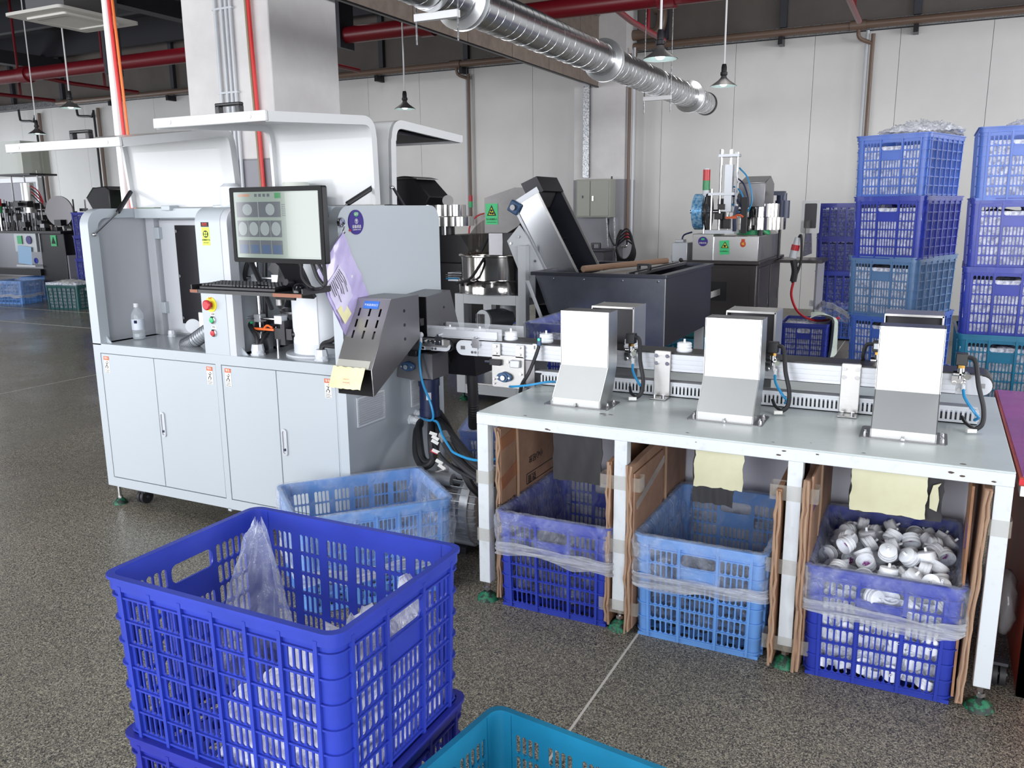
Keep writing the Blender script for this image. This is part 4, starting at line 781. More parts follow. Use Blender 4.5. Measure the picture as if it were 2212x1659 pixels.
# glands on the deck and cables
def deck_gland(x, y, r, label, pts_list):
    t = thing('cable_gland', label, 'cable gland', (x, y, ZD + .004)); z = ZD + .004
    part('flange_nut', M().cyl((x, y, z), (x, y, z + .3 * r), r * 1.08, n=8), m_whitep, t); part('body', M().cyl((x, y, z + .3 * r), (x, y, z + .8 * r), r * .95, n=20), m_whitep, t); part('cap_nut', M().cyl((x, y, z + .75 * r), (x, y, z + 1.7 * r), r, r * .82, n=8), m_whitep, t)
    for P in pts_list: part('cable', M().tube([(x, y, z + r)] + P, .011), m_rub, t)
deck_gland(-2.735, 2.86, .03, 'big white cable gland on the deck beside the middle post', [[(-2.745, 2.87, .93), (-2.80, 2.9, .965), (-2.87, 2.95, 1.0)], [(-2.73, 2.9, .93), (-2.76, 3.0, .97), (-2.86, 3.05, .99)]])
deck_gland(-2.368, 2.86, .03, 'white cable gland on the deck in front of the robot base', [[(-2.366, 2.87, .925), (-2.33, 2.9, .945), (-2.25, 2.95, 1.02)], [(-2.36, 2.865, .92), (-2.31, 2.88, .92), (-2.24, 2.9, .925)]])
deck_gland(-3.575, 3.12, .02, 'small white cable gland on the left deck by the inner door', [])
t = thing('flexible_hose', 'ribbed grey extraction hose rising from the left deck', 'hose', (-3.24, 2.95, ZD)); HP = [(-3.27, 2.93, ZD + .004), (-3.2, 2.93, ZD + .035), (-3.1, 2.95, ZD + .1), (-3.03, 2.99, ZD + .16)]
part('hose', M().tube(HP, .034, n=16, sub=8), mat('grey_hose_wall', (150, 154, 160), .4, .3), t)
mb = M()
for k in range(26):
    a = k / 25 * 3; i = min(int(a), 2); f = a - i; p = Vector(HP[i]).lerp(Vector(HP[i + 1]), f); d = (Vector(HP[i + 1]) - Vector(HP[i])).normalized(); mb.lathe([(.034, -.002), (.0375, 0), (.034, .002)], p, d, 16)
part('rib', mb, mat('dark_rib', (92, 95, 100), .4), t, kind='stuff')
t = thing('steel_canister', 'steel canister with small gauge behind the middle post', 'canister', (-3.14, 3.08, ZD)); part('drum', M().lathe([(.001, .24), (.085, .24), (.088, .236), (.088, 0)], (-3.14, 3.08, ZD), n=32), m_steel, t); part('outlet_box', M().box(-3.2, -3.1, 2.96, 3.02, ZD + .06, ZD + .17), m_steelh, t, bevel=.004); part('gauge', M().cyl((-3.235, 2.955, ZD + .1), (-3.225, 2.945, ZD + .1), .035, n=24), m_whitep, t)
# robot
t = thing('robot_arm', 'white bench robot on a round pedestal inside the right bay', 'robot', (-2.5, 3.02, ZD)); RX, RY = -2.505, 3.03
part('pedestal', M().lathe([(.125, 0), (.125, .50), (.118, .53), (.09, .56), (.07, .6), (.001, .6)], (RX, RY, ZD + .004), n=48), m_whitep, t); part('base_flange', M().lathe([(.162, 0), (.162, .008), (.125, .010)], (RX, RY, ZD + .004), n=40), m_whitep, t)
hp = M(); 
for k in range(9):
    pass
hp.grid(lambda u, v: (RX + .129 * sin(-.55 + 1.15 * u), RY - .129 * cos(-.55 + 1.15 * u), ZD + .06 + .25 * v), 10, 2); part('hatch', hp, mat('hatch_white', (222, 226, 232), .4), t)
part('catch', M().box(RX - .03, RX + .012, RY - .137, RY - .124, ZD + .30, ZD + .325), m_chrome, t)
part('upper_arm', M().prism(rr(-2.97, -2.5, 2.95, 3.06, .05), 'z', 1.54, 1.60), m_whitep, t, bevel=.008); part('shoulder_cap', M().cyl((-2.575, 3.0, 1.6), (-2.575, 3.0, 1.622), .06, .056, n=28), mat('pale_cap', (200, 204, 196), .4), t)
part('elbow', M().lathe([(.001, .15), (.03, .15), (.048, .135), (.05, .1), (.05, .03), (.054, .025), (.054, 0), (.001, 0)], (-2.965, 3.0, 1.475), n=28), m_whitep, t); part('arm_bracket', M().box(-3.03, -2.90, 2.96, 3.06, ZT - .012, ZT + .006), m_whitep, t)
part('neck', M().cyl((RX, RY, 1.4), (RX, RY, 1.56), .06, n=28), m_whitep, t)
# inspection stand in the right bay
t = thing('camera_stand', 'chrome inspection camera stand with clamps, ring light and cables in the right bay', 'camera stand', (-2.79, 2.93, ZD)); CX, CY = -2.775, 2.93
part('pole', M().cyl((CX, CY, ZD), (CX, CY, 1.32), .011, n=16), m_chrome, t); part('pole', M().cyl((CX + .05, CY + .05, ZD), (CX + .05, CY + .05, 1.0), .01, n=12), m_chrome, t)
for z in (1.20, 1.015): part('clamp', M().box(CX - .02, CX + .02, CY - .02, CY + .02, z - .018, z + .018), m_alu, t, bevel=.003); part('cross_rod', M().cyl((CX - .09, CY - .015, z), (CX + .13, CY - .01, z), .007, n=10), m_chrome, t); part('rod_end', M().box(CX + .11, CX + .155, CY - .03, CY + .01, z - .02, z + .02), m_alu, t, bevel=.003)
part('camera', M().ob((CX + .13, CY, 1.245), (.06, .05, .05), (0, .6, 0)).cyl((CX + .15, CY, 1.22), (CX + .19, CY, 1.18), .02, n=14), m_black, t); part('camera', M().box(CX + .1, CX + .2, CY - .02, CY + .03, .925, .975).cyl((CX + .2, CY, .95), (CX + .26, CY, .95), .018, n=14), m_black, t)
part('camera_plate', M().box(CX + .14, CX + .165, CY - .025, CY + .03, .90, 1.01), m_blackm, t)
part('ring_light', M().lathe([(.001, .07), (.05, .06), (.085, .03), (.095, 0), (.07, 0)], (CX + .13, CY + .16, 1.06), n=28), mat('gloss_black', (20, 20, 24), .15), t); part('ring_plate', M().cyl((CX + .12, CY + .18, 1.03), (CX + .12, CY + .18, 1.04), .12, n=28), m_steeld, t)
part('orange_clip', M().box(CX - .02, CX + .1, CY - .025, CY - .012, .962, .972).tube([(CX + .04, CY - .02, .972), (CX + .06, CY - .02, .985), (CX + .09, CY - .02, .975)], .005), mat('orange_plastic', (235, 110, 50), .4), t)
part('indicator', M().box(CX - .035, CX - .025, CY - .03, CY - .02, .99, 1.0), m_greenp, t)
part('rail_plate', M().box(CX + .07, CX + .27, CY + .2, CY + .23, .88, .96), m_whitep, t); part('steel_block', M().box(CX + .02, CX + .05, CY - .01, CY + .02, ZD, .95), m_chrome, t)
for P in ([(CX - .05, CY + .1, ZD + .02), (CX - .02, CY + .06, .95), (CX + .02, CY + .02, 1.1), (CX + .035, CY + .03, 1.35)], [(CX - .06, CY + .05, 1.0), (CX - .02, CY, .96), (CX + .03, CY, .97), (CX + .08, CY + .1, 1.0)], [(CX - .03, CY + .02, 1.32), (CX - .045, CY - .02, 1.24), (CX - .07, CY, 1.15), (CX - .08, CY + .08, 1.0)]): part('cable', M().tube(P, .0105), m_rub, t)
t = thing('steel_cup', 'small steel cup fixture at the back of the right bay', 'fixture', (-2.82, 3.12, ZD)); part('cup', M().lathe([(.04, .28), (.045, .28), (.045, .2), (.02, .18), (.02, 0)], (-2.85, 3.15, ZD), n=20), m_steel, t)
# monitor, keyboard tray, keyboard, mouse
mo = thing('monitor', 'black framed monitor showing inspection pictures, before the right bay', 'monitor', (-2.27, 2.52, 1.29), rad(-3))
MW, MH = .238, .144; mz = .155
part('housing', M().prism(rr(-MW, MW, mz - MH, mz + MH, .008), 'y', .0, .028), m_black, mo, local=True, bevel=.003)
part('bezel', M().ring(rr(-MW, MW, mz - MH, mz + MH, .008), rr(-MW + .017, MW - .017, mz - MH + .018, mz + MH - .018, .003), 'y', -.004, .001), mat('gloss_bezel', (9, 9, 12), .4, spec=.12), mo, local=True)
sc_ = screen_mat
scr = part('screen', M().box(-MW + .017, MW - .017, -.001, .001, mz - MH + .018, mz + MH - .018), sc_('screen_ground', (168, 186, 176)), mo, local=True)
def scr_rect(nm, a, b, c_, d, m, dy=.0016): return part(nm, M().box(-.221 + .442 * a, -.221 + .442 * b, -dy, -.0008, mz + .126 - .252 * d, mz + .126 - .252 * c_), m, scr, local=True)
m_s1, m_s2, m_s3, m_s4 = sc_('screen_grey', (112, 118, 128)), sc_('screen_pale_disc', (176, 188, 190)), sc_('screen_blue', (86, 112, 150)), sc_('screen_panel', (188, 200, 192))
for a, b in ((.03, .29), (.30, .56)): scr_rect('picture_pane', a, b, .15, .38, m_s1)
for k in range(4): scr_rect('picture_pane', .03 + .134 * k, .158 + .134 * k, .43, .68, m_s1); scr_rect('picture_pane', .03 + .134 * k, .158 + .134 * k, .73, .94, m_s1); scr_rect('crate_picture', .045 + .134 * k, .145 + .134 * k, .80, .93, m_s3, .002)
for cx, cz, rx, rz in [(.165, .265, .026, .022), (.44, .265, .024, .022)] + [(.095 + .134 * k, .555, .024, .026) for k in range(4)]:
    part('cap_picture', M().add([(-.221 + .442 * cx + rx * cos(k * pi / 12), -.0022, mz + .126 - .252 * cz + rz * sin(k * pi / 12)) for k in range(24)], [tuple(range(24))]), m_s2, scr, local=True)
scr_rect('title_block', .06, .2, .03, .07, sc_('screen_orange', (206, 150, 120))); scr_rect('green_block', .5, .57, .02, .10, sc_('screen_green', (70, 165, 100)))
for k in range(4): scr_rect('tool_icon', .26 + .05 * k, .29 + .05 * k, .03, .075, m_s1)
for k in range(7): scr_rect('text_row', .575, .615, .19 + .027 * k, .2 + .027 * k, m_s1)
scr_rect('side_panel', .62, .99, .02, .97, m_s4)
part('stand_plate', M().ob((.0, .07, -.02), (.11, .02, .26), (.5, 0, 0)), m_black, mo, local=True, bevel=.004); part('stand_hole', M().cyl((-.01, .075, -.075), (-.01, .04, -.066), .013, n=20), m_rub, mo, local=True)
part('support_arm', M().tube([(.0, .03, .15), (-.05, .14, .16), (-.3, .28, .17), (-.5, .32, .18)], .018, n=10), m_black, mo, local=True)
part('cable', M().tube([(.1, .02, .03), (.08, .04, -.05), (.13, .06, -.09), (.19, .05, -.06), (.17, .03, .02)], .006), m_rub, mo, local=True); part('cable', M().tube([(.15, .02, .02), (.165, .03, -.04), (.19, .04, -.07), (.195, .04, -.03), (.2, .03, .02)], .008), m_rub, mo, local=True); part('cable', M().tube([(-.2, .04, .02), (-.22, .1, -.06), (-.26, .2, -.2)], .011), m_rub, mo, local=True)
ty = 0.0; TXYZ = (-2.4375, 2.5, 1.187)
tr = thing('keyboard_tray', 'black keyboard tray with raised edges under the monitor', 'tray', TXYZ, ty); m_tray = mat('worn_black_tray', (28, 27, 30), .4); m_wood = mat('worn_tray_edge', (140, 90, 70), .6)
part('plate', M().box(-.287, .287, 0, .168, -.006, 0), m_tray, tr, local=True); part('left_edge', M().ob((-.29, .084, .008), (.006, .168, .022)), m_tray, tr, local=True); part('right_edge', M().ob((.29, .084, .008), (.006, .168, .022)), m_tray, tr, local=True); part('front_edge', M().box(-.29, .29, -.006, .001, -.014, .0), m_tray, tr, local=True); part('worn_edge', M().box(.15, .292, -.0075, -.005, -.014, .0), m_wood, tr, local=True); part('worn_edge', M().box(-.292, -.25, -.0075, -.005, -.012, .0), m_wood, tr, local=True)
part('hanger', M().ob((.06, .19, .05), (.1, .012, .2), (-.25, 0, 0)), m_black, tr, local=True)
R_ = Matrix.Translation(TXYZ) @ Matrix.Rotation(ty, 4, 'Z')
kp = R_ @ Vector((-.065, .085, 0)); kb = thing('keyboard', 'black keyboard lying on the tray', 'keyboard', kp, ty + .01)
part('base', M().prism([(-.065, .0), (.065, 0), (.065, .02), (-.065, .012)], 'x', -.2, .2), m_black, kb, local=True, bevel=.002); m_key = mat('key_grey', (52, 53, 58), .5); kmesh = mesh_of('key', M().box(-.0062, .0062, -.0062, .0062, 0, .006), m_key, 0)
for r in range(6):
    for c_ in range(21):
        if 14 <= c_ <= 17 and r in (1, 2): continue
        o = bpy.data.objects.new('key', kmesh); COL.objects.link(o); o.parent = kb; o.location = (-.187 + .0187 * c_, -.05 + .02 * r, .0145 + .0013 * r)
        if r == 0 and 3 <= c_ <= 8: o.scale = (1.5, 1, 1)
ms = R_ @ Vector((.215, .08, 0)); mt = thing('mouse', 'black computer mouse on the right end of the tray', 'mouse', ms, ty + .4)
part('body', M().grid(lambda u, v: (.03 * cos(2 * pi * u) * (cos(v * pi / 2) ** .6), .055 * sin(2 * pi * u) * (cos(v * pi / 2) ** .6), .036 * sin(v * pi / 2)), 24, 8, True), mat('gloss_mouse', (18, 19, 22), .2), mt, local=True, smooth=60); part('wheel', M().cyl((-.004, .03, .03), (.004, .03, .03), .008, n=12), m_rub, mt, local=True)
# reject chute on the cabinet side
ch = thing('reject_chute', 'stainless reject chute with nine slots on the cabinet side', 'chute', (-2.09, 2.9, .755)); CA, CB = -2.172, -1.995
side = [(2.867, 1.137), (3.07, 1.137), (3.07, .95), (2.717, .756), (2.709, .867)]
for x in (CA, CB): part('side_plate', M().prism(side, 'x', x - .002, x + .002), m_steeld, ch)
part('top_plate', M().box(CA, CB, 2.867, 3.07, 1.134, 1.138), m_steeld, ch); part('bottom_plate', M().add([(CA, 3.07, .95), (CB, 3.07, .95), (CB, 2.717, .756), (CA, 2.717, .756)], [(0, 1, 2, 3)]), m_steeld, ch)
mb = M(); sv = Vector((2.709 - 2.867, .867 - 1.137)); sl = sv.length
T = lambda u, v, w_: (CA + u, 2.867 + sv.x * v - w_ * .86, 1.137 + sv.y * v + w_ * .5); W_ = CB - CA
solid(mb, T, 0, W_, 0, .12, .003); solid(mb, T, 0, W_, .6, 1, .003)
for i in range(3):
    for j in range(3):
        u0, u1, v0, v1 = W_ * (.06 + .293 * i), W_ * (.06 + .293 * (i + 1)), .12 + .16 * j, .12 + .16 * (j + 1); cu = (u0 + u1) / 2; cell(mb, T, u0, u1, v0, v1, (cu - .005, cu + .005, v0 + .022, v1 - .022), .003, .4)
solid(mb, T, 0, W_ * .06, .12, .6, .003); solid(mb, T, W_ * .939, W_, .12, .6, .003); part('slotted_face', mb, m_steel, ch)
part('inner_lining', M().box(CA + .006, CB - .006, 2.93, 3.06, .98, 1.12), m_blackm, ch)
lb = part('blue_label', M().ob((-2.085, 2.851, 1.112), (.075, .002, .034), (-.53, 0, 0)), m_bluep, ch); text('label_lettering', '不良品排出口', .0115, (-2.085, 2.8493, 1.1115), (pi / 2 - .53, 0, 0), m_paper, lb)
for z in (1.08, 1.02, .96): part('side_slot', M().cyl((CB + .001, 2.955, z), (CB + .0035, 2.955, z), .007, n=10), m_blackm, ch)
for x in (-2.17, -2.0): pass
fl = thing('card_flap', 'cream card flap taped over the mouth of the reject chute', 'flap', (-2.1, 2.69, .78)); part('card', M().grid(lambda u, v: (-2.178 + .16 * u - .004 * v, 2.70 - .035 * v - .006 * sin(pi * u), .875 - .083 * v + .003 * nz(u * 9, v * 4)), 14, 6), m_cream, fl); part('paper_scrap', M().grid(lambda u, v: (-2.13 + .045 * u + .012 * v, 2.6925 - .028 * v, .862 - .055 * v), 4, 4), mat('pinkish_scrap', (222, 200, 172), .8), fl); mb = M()
for k in range(4): mb.box(-2.12 + .004 * k, -2.09 + .004 * k, 2.687 - .0065 * k, 2.688 - .0065 * k, .852 - .012 * k, .8535 - .012 * k)
part('handwriting', mb, m_red, fl, kind='stuff'); part('tape', M().ob((-2.09, 2.7145, .885), (.165, .001, .035), (-.53, 0, 0)), glass('clear_tape', (230, 230, 220), .3), fl)
bc = thing('receiving_hood', 'dark steel hood behind the reject chute across the short conveyor', 'hood', (-2.11, 3.35, .79)); HA, HB = -2.18, -2.045
for x in (HA, HB): part('side_plate', M().prism([(3.21, 1.112), (3.42, 1.125), (3.56, .79), (3.3, .76), (3.21, .95)], 'x', x - .002, x + .002), m_steeld, bc)
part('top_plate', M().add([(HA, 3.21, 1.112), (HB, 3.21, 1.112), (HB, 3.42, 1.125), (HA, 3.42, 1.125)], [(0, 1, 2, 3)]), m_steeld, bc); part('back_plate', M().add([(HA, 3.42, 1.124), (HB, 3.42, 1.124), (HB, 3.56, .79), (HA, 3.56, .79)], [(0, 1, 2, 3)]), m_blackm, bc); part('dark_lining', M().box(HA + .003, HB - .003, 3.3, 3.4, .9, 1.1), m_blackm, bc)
for z in (1.05, .97): part('side_slot', M().cyl((HB + .001, 3.36, z), (HB + .0035, 3.36, z), .006, n=10), m_ink, bc)
part('collector_funnel', M().add([(-2.17, 3.38, .86), (-1.9, 3.38, .86), (-1.9, 3.6, .86), (-2.17, 3.6, .86), (-2.1, 3.42, .72), (-1.91, 3.42, .72), (-1.91, 3.58, .72), (-2.1, 3.58, .72)], [(0, 1, 5, 4), (1, 2, 6, 5), (2, 3, 7, 6), (3, 0, 4, 7), (4, 5, 6, 7)]), m_blackm, bc); part('extraction_hose', M().tube([(-1.98, 3.5, .73), (-1.98, 3.51, .6), (-1.99, 3.53, .5), (-2.03, 3.6, .42)], lambda k: .027 + .003 * sin(k * 150), n=14, sub=16), m_rub, bc)
# ------------------------------------------------------------------ sorting table
TX0, TX1, TY0, TY1, TZ = -1.489, .252, 2.664, 3.722, .756
tb = thing('sorting_table', 'long pale grey steel table with chipped paint carrying the conveyor and three steel hoods', 'table', (-.62, 3.19, 0))
part('table_top', M().box(TX0, TX1, TY0, TY1, TZ - .006, TZ), m_tbl, tb, bevel=.002)
part('front_rail', M().box(TX0, TX1, TY0 - .002, TY0 + .04, TZ - .045, TZ - .0055), m_tbledge, tb, bevel=.002); part('back_rail', M().box(TX0, TX1, TY1 - .04, TY1, TZ - .045, TZ - .006), m_tbledge, tb)
for x in (TX0, TX1 - .04): part('end_rail', M().box(x, x + .04, TY0 + .04, TY1 - .04, TZ - .045, TZ - .006), m_tbledge, tb)
LX = (-1.465, -.921, -.342, .228)
for yy in (TY0 + .02, TY1 - .022):
    for x in LX:
        l = part('leg', M().box(x - .023, x + .023, yy - .022, yy + .022, .078, TZ - .045), m_tbledge, tb, bevel=.002)
        part('levelling_foot', M().lathe([(.001, .034), (.014, .034), (.038, .014), (.042, 0), (.001, 0)], (x, yy, 0), n=22), m_foot, l); part('bolt', M().cyl((x, yy, .03), (x, yy, .08), .009, n=8).cyl((x, yy, .04), (x, yy, .052), .014, n=6), m_chrome, l)
for x, y in ((.285, 2.86), (-1.40, 3.55)):
    f = part('caster', M().cyl((x - .02, y, .036), (x - .003, y, .036), .036, n=20).cyl((x + .003, y, .036), (x + .02, y, .036), .036, n=20), m_rub, tb); part('fork', M().box(x - .05, x + .024, y - .02, y + .02, .072, .082).cyl((x - .026, y, .036), (x + .026, y, .036), .009, n=8), m_dsteel, f)
part('back_panel', M().box(TX0 + .05, TX1 - .05, 3.385, 3.395, .06, TZ - .045), mat('pale_lavender_back_sheet', (214, 215, 226), .6), tb)
m_chip = mat('rust_chip', (70, 52, 46), .8); mb = M(); rg = random.Random(5)
for cx, cy, s in ((-1.05, 2.83, .02), (-1.02, 2.83, .014), (-1.035, 2.81, .012), (-.15, 2.69, .01), (-.7, 2.70, .01), (-1.3, 2.69, .012), (.12, 2.69, .015), (-.42, 2.70, .008), (-.31, 2.74, .006)): mb.add([(cx + s * .55 * (1 + .4 * rg.random()) * cos(a), cy + s * .2 * sin(a) * (1 + .5 * rg.random()), TZ + .0006) for a in [k * pi / 5 for k in range(10)]], [tuple(range(10))])
for cx, cz, s in ((-1.20, .722, .012), (-1.19, .72, .008), (-.395, .727, .012), (-.38, .742, .01), (-.28, .743, .008), (-.66, .738, .005), (.09, .735, .013), (.12, .728, .012), (.2, .722, .01)): mb.add([(cx + s * .55 * (1 + .4 * rg.random()) * cos(a), TY0 - .0028, cz + s * .2 * sin(a) * (1 + .5 * rg.random())) for a in [-k * pi / 5 for k in range(10)]], [tuple(range(10))])
part('paint_chip', mb, m_chip, tb, kind='stuff')
# cardboard guards and their tape
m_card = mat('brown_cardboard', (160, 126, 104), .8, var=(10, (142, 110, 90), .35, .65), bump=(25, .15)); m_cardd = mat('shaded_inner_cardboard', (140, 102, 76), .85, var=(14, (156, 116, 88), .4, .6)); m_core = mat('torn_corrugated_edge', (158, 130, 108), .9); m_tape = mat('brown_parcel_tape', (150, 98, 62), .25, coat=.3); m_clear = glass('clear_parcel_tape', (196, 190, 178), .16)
def cardboard(label, x, y0, y1, z0, zf, zb, th, lean=0., seed=0, mm=m_card, flute=True):
    """a sheet standing in the y-z plane with a ragged front edge"""
    rg = random.Random(seed); n = 16; t = thing('cardboard_sheet', label, 'cardboard', (x, (y0 + y1) / 2, z0)); F_ = []
    for i in range(n + 1): z = z0 + (zf - z0) * i / n; F_.append((y0 + rg.uniform(-.006, .006), z))
    top = [(y0 + (y1 - y0) * k / 6, zf + (zb - zf) * k / 6 + rg.uniform(-.004, .004)) for k in range(1, 7)]
    poly = F_ + top + [(y1, z0)]
    mb = M().prism(poly, 'x', x - th / 2, x + th / 2); mb.v = [(a + lean * (c - z0), b, c) for a, b, c in mb.v]; part('sheet', mb, mm, t)
    if flute:
        mb = M()
        for s in (-1, 1):
            P = [(x + s * th * .3 + rg.uniform(-.003, .003) + lean * (z - z0), y + rg.uniform(-.012, .001), z + rg.uniform(-.01, .01)) for y, z in F_]; mb.tube(P, lambda k: .003 + .0025 * abs(sin(k * 37 + seed)), n=5, sub=1)
        part('torn_edge', mb, m_core, t)
    return t
c1 = cardboard('tall brown cardboard sheet with upside down print, inside the left leg of the table', -1.418, 2.70, 3.35, .015, .695, .70, .012, seed=1)
part('taped_flap', M().box(-1.416, -1.408, 2.70, 2.83, .02, .69), m_card, c1, bevel=.002); part('tape_strip', M().ob((-1.4065, 2.77, .64), (.002, .14, .05), (.15, 0, 0)), m_tape, c1); part('tape_strip', M().ob((-1.4065, 2.77, .49), (.002, .14, .05), (.25, 0, 0)), m_tape, c1); part('fold', M().tube([(-1.405, 2.83, .69), (-1.4, 2.832, .5), (-1.404, 2.835, .3)], .006), m_core, c1)
R180 = Euler((pi / 2, 0, pi / 2)).to_matrix().to_quaternion() @ Euler((0, 0, pi)).to_quaternion()
for s, y, z, q in (('网址:www.dygj', 2.76, .385, .032), ('电话:0755-899', 2.76, .325, .032), ('深圳市包装', 2.76, .265, .034), ('品质', 2.765, .18, .045), ('小心轻放', 3.02, .50, .034), ('数量', 2.98, .42, .04)): text('printed_lettering', s, q, (-1.4065 if y < 2.9 else -1.411, y, z), R180.to_euler(), m_ink, c1)
mb = M()
for y0_, y1_, z0_, z1_ in ((2.93, 3.2, .40, .445), (2.93, 3.02, .30, .385), (3.04, 3.2, .30, .385)): mb.ring(rr(y0_, y1_, z0_, z1_, .002, 1), rr(y0_ + .003, y1_ - .003, z0_ + .003, z1_ - .003, .002, 1), 'x', -1.412, -1.4108)
part('printed_frame', mb, m_ink, c1)
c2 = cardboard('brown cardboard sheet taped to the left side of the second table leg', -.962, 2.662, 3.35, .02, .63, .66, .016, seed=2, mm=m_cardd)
c3 = cardboard('brown cardboard sheet right of the second table leg, crossed by a strip of clear tape', -.884, 2.655, 3.36, .012, .625, .66, .02, seed=3)
part('folded_layer', M().box(-.873, -.866, 2.66, 3.0, .02, .60), m_card, c3, bevel=.002); part('seam', M().tube([(-.872, 3.05, .64), (-.87, 3.05, .4), (-.872, 3.04, .1)], .006), m_core, c3); part('tape_strip', M().ob((-.8635, 2.84, .52), (.0015, .34, .03), (.25, 0, 0)), m_clear, c3)
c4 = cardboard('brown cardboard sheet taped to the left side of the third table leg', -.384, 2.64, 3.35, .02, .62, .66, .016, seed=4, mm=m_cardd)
c5 = cardboard('brown cardboard sheet with purple mark right of the third table leg', -.302, 2.64, 3.35, .012, .655, .68, .02, seed=5)
part('folded_layer', M().box(-.291, -.284, 2.66, 2.86, .06, .67), m_card, c5, bevel=.002); part('seam', M().tube([(-.285, 2.87, .67), (-.283, 2.87, .5), (-.287, 2.865, .4)], .006), m_core, c5); text('printed_lettering', 'EKANG', .05, (-.2832, 2.77, .56), FX, mat('faded_purple_ink', (98, 70, 120), .7), c5)
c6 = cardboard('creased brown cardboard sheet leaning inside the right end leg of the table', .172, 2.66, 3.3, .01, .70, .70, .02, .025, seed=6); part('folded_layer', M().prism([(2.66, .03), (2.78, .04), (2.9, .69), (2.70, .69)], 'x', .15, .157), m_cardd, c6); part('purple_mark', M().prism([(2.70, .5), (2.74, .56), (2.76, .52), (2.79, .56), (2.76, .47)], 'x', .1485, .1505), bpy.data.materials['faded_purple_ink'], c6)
for x, zs in ((-.921, (.535, .30, .07)), (-.342, (.58, .33, .06)), (.228, (.56,)), (-1.465, (.48, .25))):
    for z in zs:
        w_ = .075 if -1 < x < 0 else .03
        part('clear_tape', M().ring(rr(x - w_, x + w_, TY0 - .006, TY0 + .05, .006, 2), rr(x - w_ + .001, x + w_ - .001, TY0 - .005, TY0 + .049, .006, 2), 'z', z, z + .05), m_clear, tb)
# rubber and foam curtains under the hoods
def curtain(name, label, x0, x1, z1, z0, y, m, seed):
    mb = M().grid(lambda u, v: (x0 + (x1 - x0) * u + .004 * nz(v * 4, seed), y + .008 * sin(u * pi) * v - .012 * v + .004 * nz(u * 5 + seed, v * 3), z1 + (z0 - z1) * v + .003 * nz(u * 6, seed)), 16, 12)
    n_ = len(mb.v); mb.v += [(a, b + .004, c) for a, b, c in mb.v[:n_]]; mb.f += [tuple(i + n_ for i in reversed(f)) for f in list(mb.f)]; mb.k += [0] * (len(mb.f) - len(mb.k))
    W_, H_ = 17, 13; E_ = [i for i in range(W_)] + [W_ * j + W_ - 1 for j in range(1, H_)] + [W_ * (H_ - 1) + i for i in range(W_ - 2, -1, -1)] + [W_ * j for j in range(H_ - 2, 0, -1)]
    for i in range(len(E_)): a, b = E_[i], E_[(i + 1) % len(E_)]; mb.add([], []); mb.f.append((a, b, b + n_, a + n_)); mb.k.append(0)
    return solo(name, mb, m, label, 'curtain', smooth=60)
m_foam = mat('cream_foam_sheet', (206, 205, 178), .8, var=(5, (196, 194, 162), .35, .6))
curtain('rubber_curtain', 'black rubber curtain hanging over the left crate under the table', -1.255, -1.058, .72, .475, 2.85, m_rub, 1)
curtain('foam_curtain', 'narrow cream foam curtain hanging over the light blue crate', -.705, -.535, .72, .53, 2.84, m_foam, 2); curtain('rubber_curtain', 'short black rubber curtain behind the narrow cream foam curtain', -.715, -.57, .72, .46, 2.865, m_rub, 3)
curtain('foam_curtain', 'wide cream foam curtain hanging over the crate of caps', -.185, .035, .72, .535, 2.80, m_foam, 4); curtain('rubber_curtain', 'black rubber curtain behind the wide cream foam curtain', -.19, .08, .72, .525, 2.825, m_rub, 5)
solo('torn_foam_scrap', M().prism([(.045, .57), (.066, .562), (.07, .60), (.064, .64), (.072, .655), (.05, .645), (.043, .61)], 'y', 2.805, 2.81), m_foam, 'torn scrap of cream foam on the black rubber curtain over the caps', 'foam scrap')
# hoods on the table
m_hood = mat('bright_brushed_steel', (192, 193, 192), .34, .8, bump=(60, .05), stretch=(1, 1, 24)); m_hoodl = mat('cross_brushed_steel', (178, 181, 183), .42, .6, bump=(70, .08), stretch=(1, 26, 26))
def hood(x0, x1, which):
    t = thing('chute_hood', 'bent stainless chute hood on the table, ' + which, 'hood', ((x0 + x1) / 2, 2.98, TZ))
    prof = [(2.892, .758), (2.892, .786), (2.975, .90), (2.975, 1.112), (3.072, 1.112), (3.075, .90), (3.015, .758)]
    for x in (x0, x1): part('side_plate', M().prism(prof, 'x', x - .0015, x + .0015), m_steelh, t)
    q = lambda a, b: [(x0, *prof[a]), (x1, *prof[a]), (x1, *prof[b]), (x0, *prof[b])]
    for nm, a, b, m in (('foot_lip', 0, 1, m_hood), ('sloped_front', 1, 2, m_hoodl), ('upright_front', 2, 3, m_hood), ('top_plate', 3, 4, m_steeld), ('back_slope', 5, 6, m_steelh)): part(nm, M().add(q(a, b), [(0, 1, 2, 3)]), m, t)
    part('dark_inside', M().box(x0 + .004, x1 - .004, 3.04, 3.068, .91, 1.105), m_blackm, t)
    f = part('flange', M().prism(rr(x0 - .034, x1 + .034, 2.878, 3.035, .012), 'z', TZ, TZ + .003), m_steeld, t)
    for x, y in (((x0 + x1) / 2, 2.884), (x1 + .018, 2.93), (x0 - .018, 2.93), (x1 + .018, 3.0)): part('bolt', M().cyl((x, y, TZ + .003), (x, y, TZ + .009), .007, n=6).cyl((x, y, TZ + .009), (x, y, TZ + .016), .004, n=8), m_chrome, f)
    return t
